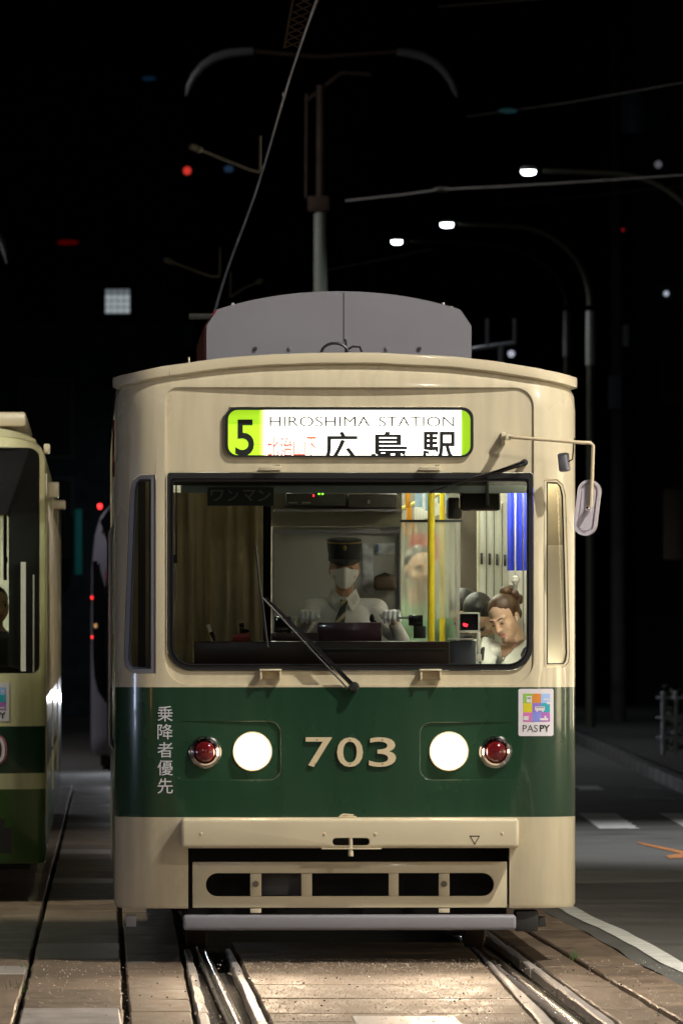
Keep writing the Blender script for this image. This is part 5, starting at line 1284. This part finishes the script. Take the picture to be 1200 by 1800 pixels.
# dark lattice bracket at the top
bm = B(); a, b_ = wp(512, 84, 60), wp(545, -30, 60)
for s in (-.05, .05): tube(bm, [a + Vector((s, 0, 0)), b_ + Vector((s * 2, 0, 0))], .010, 6)
for k in range(9):
    p0, p1 = a.lerp(b_, k / 9), a.lerp(b_, (k + 1) / 9); tube(bm, [p0 + Vector((-.05, 0, 0)), p1 + Vector((.06, 0, 0))], .006, 5); tube(bm, [p0 + Vector((.05, 0, 0)), p1 + Vector((-.06, 0, 0))], .006, 5)
o = fin(bm, 'lattice_bracket', M_iron, None); tag(o, 'dark lattice bracket over the contact wire at the top edge', 'bracket')
# utility pole with transformer
d = 152.0; ub = wp(1086, 1290, d); up = empty('utility_pole', (ub.x, d, 0)); tag(up, 'tall dark utility pole at right with a bluish transformer drum near its top', 'utility pole')
U = lambda px, py: wp(px, py, d) - Vector((ub.x, d, 0))
bm = B(); tube(bm, [(0, 0, -.1), U(1084, 560), U(1078, 60)], [.14, .12, .09], 12); fin(bm, 'pole', mat('pole_concrete', (.05, .052, .042), .8, var=.4, vscale=2), up)
bm = B(); c = U(1111, 200); lathe(bm, [(.001, .42), (.20, .40), (.23, .32), (.23, -.28), (.20, -.34), (.001, -.34)], c, 'Z', 20); fin(bm, 'transformer', mat('transformer_blue', (.12, .22, .26), .5), up)
bm = B(); box(bm, U(1080, 0).x, U(1150, 0).x, -.05, .05, U(0, 166).z, U(0, 158).z); box(bm, U(1060, 0).x, U(1110, 0).x, -.04, .04, U(0, 290).z, U(0, 285).z); fin(bm, 'cross_arm', M_iron, up)
bm = B(); c = U(1099, 590); box(bm, c.x - .06, c.x + .06, -.12, 0, c.z - .2, c.z + .2, .02); fin(bm, 'meter_case', mat('case_pale', (.22, .24, .24), .5), up)
bm = B(); c = U(1079, 690); box(bm, c.x - .12, c.x + .12, -.2, -.12, c.z - .3, c.z + .3, .01); fin(bm, 'notice_board', mat('board_teal', (.08, .11, .12), .6), up)
# street fronts on both sides, beyond the frame: their lit windows show as streaks in the tram's glossy corners
M_mull = mat('mullion', (.10, .11, .12), .6)
M_shopw = emis('shop_window', (1.0, .82, .55), 9.0); M_shopw2 = emis('shop_window_dim', (1.0, .86, .62), 2.6)
fb = empty('shop_building', (12.5, 44, 0)); tag(fb, 'shop building with lit windows right of the tram, outside the picture', 'building', 'street fronts')
bm = B(); box(bm, 0, 9, -26, 30, -.1, 11); fin(bm, 'wall', mat('shop_wall', (.20, .18, .15), .8, var=.2), fb, False)
bm = B(); box(bm, -.6, 9.2, -26.2, 30.2, 11.002, 11.4); fin(bm, 'roof', M_kerb, fb, False)
for y0, y1, z0, z1, m in ((-24, -22.2, .4, 2.8, M_shopw2), (-18, -15.5, .2, 2.9, M_shopw), (-11, -10.2, .3, 2.6, M_shopw), (-7.2, -4.0, .5, 2.8, M_shopw2), (-1.5, 1.4, .2, 3.0, M_shopw), (4, 4.9, .2, 2.4, M_shopw), (9, 12.5, .4, 2.9, M_shopw2), (17, 20, .4, 2.9, M_shopw), (-17, -15.6, 4.4, 5.9, M_shopw2), (-3, -1.6, 4.4, 5.9, M_shopw2), (6, 7.4, 4.4, 5.9, M_shopw2)):
    bm = B(); box(bm, -.06, -.002, y0 - .08, y1 + .08, z0 - .08, z1 + .08); wf = fin(bm, 'window', M_mull, fb, False)
    n = max(1, round((y1 - y0) / 1.0)); stp = (y1 - y0) / n
    for k in range(n):
        bm = B(); box(bm, -.09, -.062, y0 + k * stp + .03, y0 + (k + 1) * stp - .03, z0, z1); fin(bm, 'pane', m, wf, False)
fl = empty('shop_building', (-11.5, 36, 0)); tag(fl, 'dark shop building left of the tracks, outside the picture', 'building', 'street fronts')
bm = B(); box(bm, -9, 0, -24, 16, -.1, 12); fin(bm, 'wall', mat('shop_wall_dark', (.035, .035, .04), .8, var=.2), fl, False)
bm = B(); box(bm, -9.2, .5, -24.2, 16.2, 12.002, 12.4); fin(bm, 'roof', M_kerb, fl, False)
for y0, y1, z0, z1 in ((-17, -16.2, 3.6, 5), (-2, -1.2, 3.6, 5)):
    bm = B(); box(bm, .002, .06, y0, y1, z0, z1); wf = fin(bm, 'window', M_mull, fl, False)
    bm = B(); box(bm, .062, .08, y0 + .06, y1 - .06, z0 + .06, z1 - .06); fin(bm, 'pane', emis('cool_window', (.7, .8, 1), .8), wf, False)
vm = empty('vending_machine', (-10.6, 42.2, 0)); tag(vm, 'lit vending machine by the left shop front, outside the picture', 'vending machine')
bm = B(); box(bm, -.35, .35, -.5, .5, .05, 1.85, .03); fin(bm, 'case', M_white, vm)
bm = B(); box(bm, .352, .37, -.42, .42, .75, 1.72, .004); fin(bm, 'display', emis('vending_glow', (.62, .72, 1), 26), vm); bm = B(); box(bm, .352, .37, -.42, .1, .25, .6, .004); fin(bm, 'hatch', emis('vending_glow2', (.62, .72, 1), 16), vm)
sb = empty('standing_sign', (-9.8, 31.0, 0)); tag(sb, 'narrow orange lit sign standing by the left shop front, outside the picture', 'sign')
bm = B(); box(bm, -.08, .08, -.30, .30, .1, 1.9, .02); fin(bm, 'frame', M_dark, sb); bm = B(); box(bm, .082, .09, -.25, .25, .2, 1.8); fin(bm, 'panel', emis('orange_sign', (1, .42, .12), 14), sb)
# a bare goalpost frame on a roof and lights far away
def dot(name, label, cat, px, py, d, r, m, group=None, sx=1.0):
    bm = B(); ell(bm, wp(px, py, d), (r * sx, r, r)); o = fin(bm, name, m, None); tag(o, label, cat, group); return o
sgn = empty('traffic_signal', wp(329, 300, 210)); tag(sgn, 'traffic signal showing a red disc high on the left', 'traffic signal')
bm = B(); box(bm, -.62, .62, .06, .24, -.24, .24, .08, 3); fin(bm, 'housing', M_dark, sgn)
for k, m in enumerate((E_redl, M_dark, M_dark)):
    bm = B(); ell(bm, (k * -.40, .05, 0), (.10, .03, .10)); fin(bm, 'signal_lens', emis('signal_red', (1, .06, .04), .6) if k == 0 else m, sgn)
bm = B(); tube(bm, [Vector((.3, .2, 0)), Vector((-3.2, .2, .1)), Vector((-3.4, .2, -12.4))], [.05, .07, .10], 10); fin(bm, 'pole', M_dark, sgn)
# buildings lost in the dark
M_bld = mat('dark_facade', (.055, .06, .065), .8, var=.3, vscale=.4)
M_glassd = mat('dark_window', (.02, .025, .03), .1)
M_pane = emis('lit_window', (.78, .88, .92), .36)
def building(label, x0, x1, y0, y1, h, nx, nz, m=M_bld):
    root = empty('building', ((x0 + x1) / 2, y0, 0)); tag(root, label, 'building', 'buildings in the dark')
    wd = (x1 - x0) / 2; bm = B(); box(bm, -wd, wd, 0, y1 - y0, -.1, h); fin(bm, 'wall', m, root, False)
    bm = B(); box(bm, -wd - .15, wd + .15, -.15, y1 - y0 + .15, h + .002, h + .5); fin(bm, 'roof', m, root, False)
    for i in range(nx):
        for j in range(nz):
            cx = -wd + (i + .5) * 2 * wd / nx; z0 = 3.2 + j * (h - 3.5) / nz; w2 = 2 * wd / nx * .30
            bm = B(); ringp(bm, [(cx - w2, z0), (cx + w2, z0), (cx + w2, z0 + 1.7), (cx - w2, z0 + 1.7)], [(cx - w2 + .08, z0 + .08), (cx + w2 - .08, z0 + .08), (cx + w2 - .08, z0 + 1.62), (cx - w2 + .08, z0 + 1.62)], -.06, .0); f_ = fin(bm, 'window', M_mull, root, False)
            bm = B(); box(bm, cx - w2 + .08, cx + w2 - .08, -.02, -.004, z0 + .08, z0 + 1.62); fin(bm, 'pane', M_glassd, f_, False)
    return root
bl = building('dark block with one gridded lit window above the left tram', -13.5, -4.2, 250, 268, 17.5, 4, 4)
p = wp(207, 531, 249.8) - Vector(((-13.5 - 4.2) / 2, 250, 0))
bm = B(); box(bm, p.x - .40, p.x + .40, -.22, -.08, p.z - .40, p.z + .40); lw = fin(bm, 'lit_window', M_mull, bl, False)
for i in range(4):
    for j in range(4):
        cx, cz_ = p.x - .27 + i * .18, p.z - .24 + j * .185
        bm = B(); box(bm, cx - .08, cx + .08, -.25, -.222, cz_ - .08, cz_ + (.08 if j < 3 else .055), .01); fin(bm, 'glass_block', M_pane if j < 3 else emis('lit_window_dim', (.7, .8, .9), .16), lw)
building('low dark shopfront block left of the tram with faint signs', -9.0, -3.2, 178, 190, 7.6, 3, 2, mat('blue_facade', (.045, .06, .07), .8, var=.4))
building('tall dark block on the right behind the utility pole', 6.5, 22, 190, 215, 24, 6, 6)
building('dark block far behind the centre mast', -3.0, 6.0, 330, 350, 19, 4, 5)
building('dark block on the right pavement beyond the fence', 9.5, 20, 130, 160, 14, 4, 4)
M_teal = emis('teal_sign', (.05, .55, .5), .018)
bm = B(); a, b_ = wp(132, 1010, 177.6), wp(144, 895, 177.6); box(bm, a.x, b_.x, 177.5, 177.8, a.z, b_.z, .02); o = fin(bm, 'shop_sign', M_teal, None); tag(o, 'dim teal upright sign between the two trams', 'sign')
dot('distant_lamp', 'tiny white lamp at the far right, level with the roof unit', 'lamp', 1170, 516, 190, .06, emis('tiny_white', (.75, .85, 1), .5), 'distant lights')
dot('distant_lamp', 'tiny pale lamp just right of the tram roof unit', 'lamp', 898, 622, 170, .07, emis('tiny_pale', (.8, .85, 1), .5), 'distant lights')
dot('distant_lamp', 'faint pale lamp right of the highest street lamp', 'lamp', 1156, 289, 180, .08, emis('tiny_dim', (.8, .75, .9), .1), 'distant lights')
dot('distant_lamp', 'dim blue light above and left of the contact wire arm', 'lamp', 402, 297, 220, .09, emis('tiny_blue', (.2, .45, .9), .05), 'distant lights', 1.4)
dot('distant_lamp', 'dim red streak of light in the sky on the left', 'lamp', 118, 426, 240, .07, emis('tiny_red', (.8, .0, .0), .05), 'distant lights', 5)
dot('distant_lamp', 'faint blue light high at upper left', 'lamp', 262, 138, 240, .07, emis('tiny_navy', (.03, .12, .25), .07), 'distant lights', 3)
dot('distant_lamp', 'faint teal row of light above the highest street lamp', 'lamp', 892, 195, 200, .05, emis('tiny_teal', (.05, .25, .28), .12), 'distant lights', 4.5)
dot('distant_lamp', 'tiny red light beside the utility pole', 'lamp', 1094, 404, 150.5, .03, emis('tiny_red2', (.9, .02, .02), .15), 'distant lights')
bm = B(); 
for a, b_ in (((856, 612), (856, 560)), ((904, 606), (904, 560)), ((830, 614), (904, 603))): tube(bm, [wp(a[0], a[1], 140), wp(b_[0], b_[1], 140)], .035, 8)
tube(bm, [wp(880, 608, 140), (wp(880, 608, 140).x, 140, -.1)], .05, 8)
o = fin(bm, 'sign_gantry', M_lilac, None); tag(o, 'faint upright frame just right of the tram roof unit', 'sign frame')
# guard fence and hedge on the right pavement
fx = wp(1155, 1340, 112).x; fence = empty('guard_fence', (fx, 112, .11)); tag(fence, 'white pipe guard fence on the pavement at the right edge', 'fence')
M_fence = mat('fence_white', (.6, .63, .66), .5)
for k in range(22):
    bm = B(); tube(bm, [(.07 + k * .165, -k * .05, -.02), (.07 + k * .165, -k * .05, .80)], .028, 8); lathe(bm, [(.03, 0), (.022, .02), (.001, .03)], (.07 + k * .165, -k * .05, .80), 'Z', 8); fin(bm, 'post', M_fence, fence)
for z in (.74, .48, .22):
    bm = B(); tube(bm, [(-.02, .028, z), (.07 + 22 * .165, .028 - 22 * .05, z)], .017, 8); fin(bm, 'rail', M_fence, fence)
M_leaf = mat('hedge_leaf', (.030, .030, .010), .6, var=.4, vscale=6)
bm = B()
for k in range(5200):
    x = random.uniform(4.3, 9.5); y = random.uniform(114.5, 116.2); z = random.uniform(.1, 1.0 + .12 * math.sin(x * 5)); s = random.uniform(.03, .06)
    v1 = Vector((random.gauss(0, 1), random.gauss(0, 1), random.gauss(0, 1))).normalized() * s; v2 = v1.orthogonal().normalized() * s * .5
    c = Vector((x, y, z)); bm.faces.new([bm.verts.new(c - v1), bm.verts.new(c + v2), bm.verts.new(c + v1), bm.verts.new(c - v2)])
o = fin(bm, 'hedge', M_leaf, None, False); tag(o, 'dark low hedge behind the white guard fence', 'hedge')
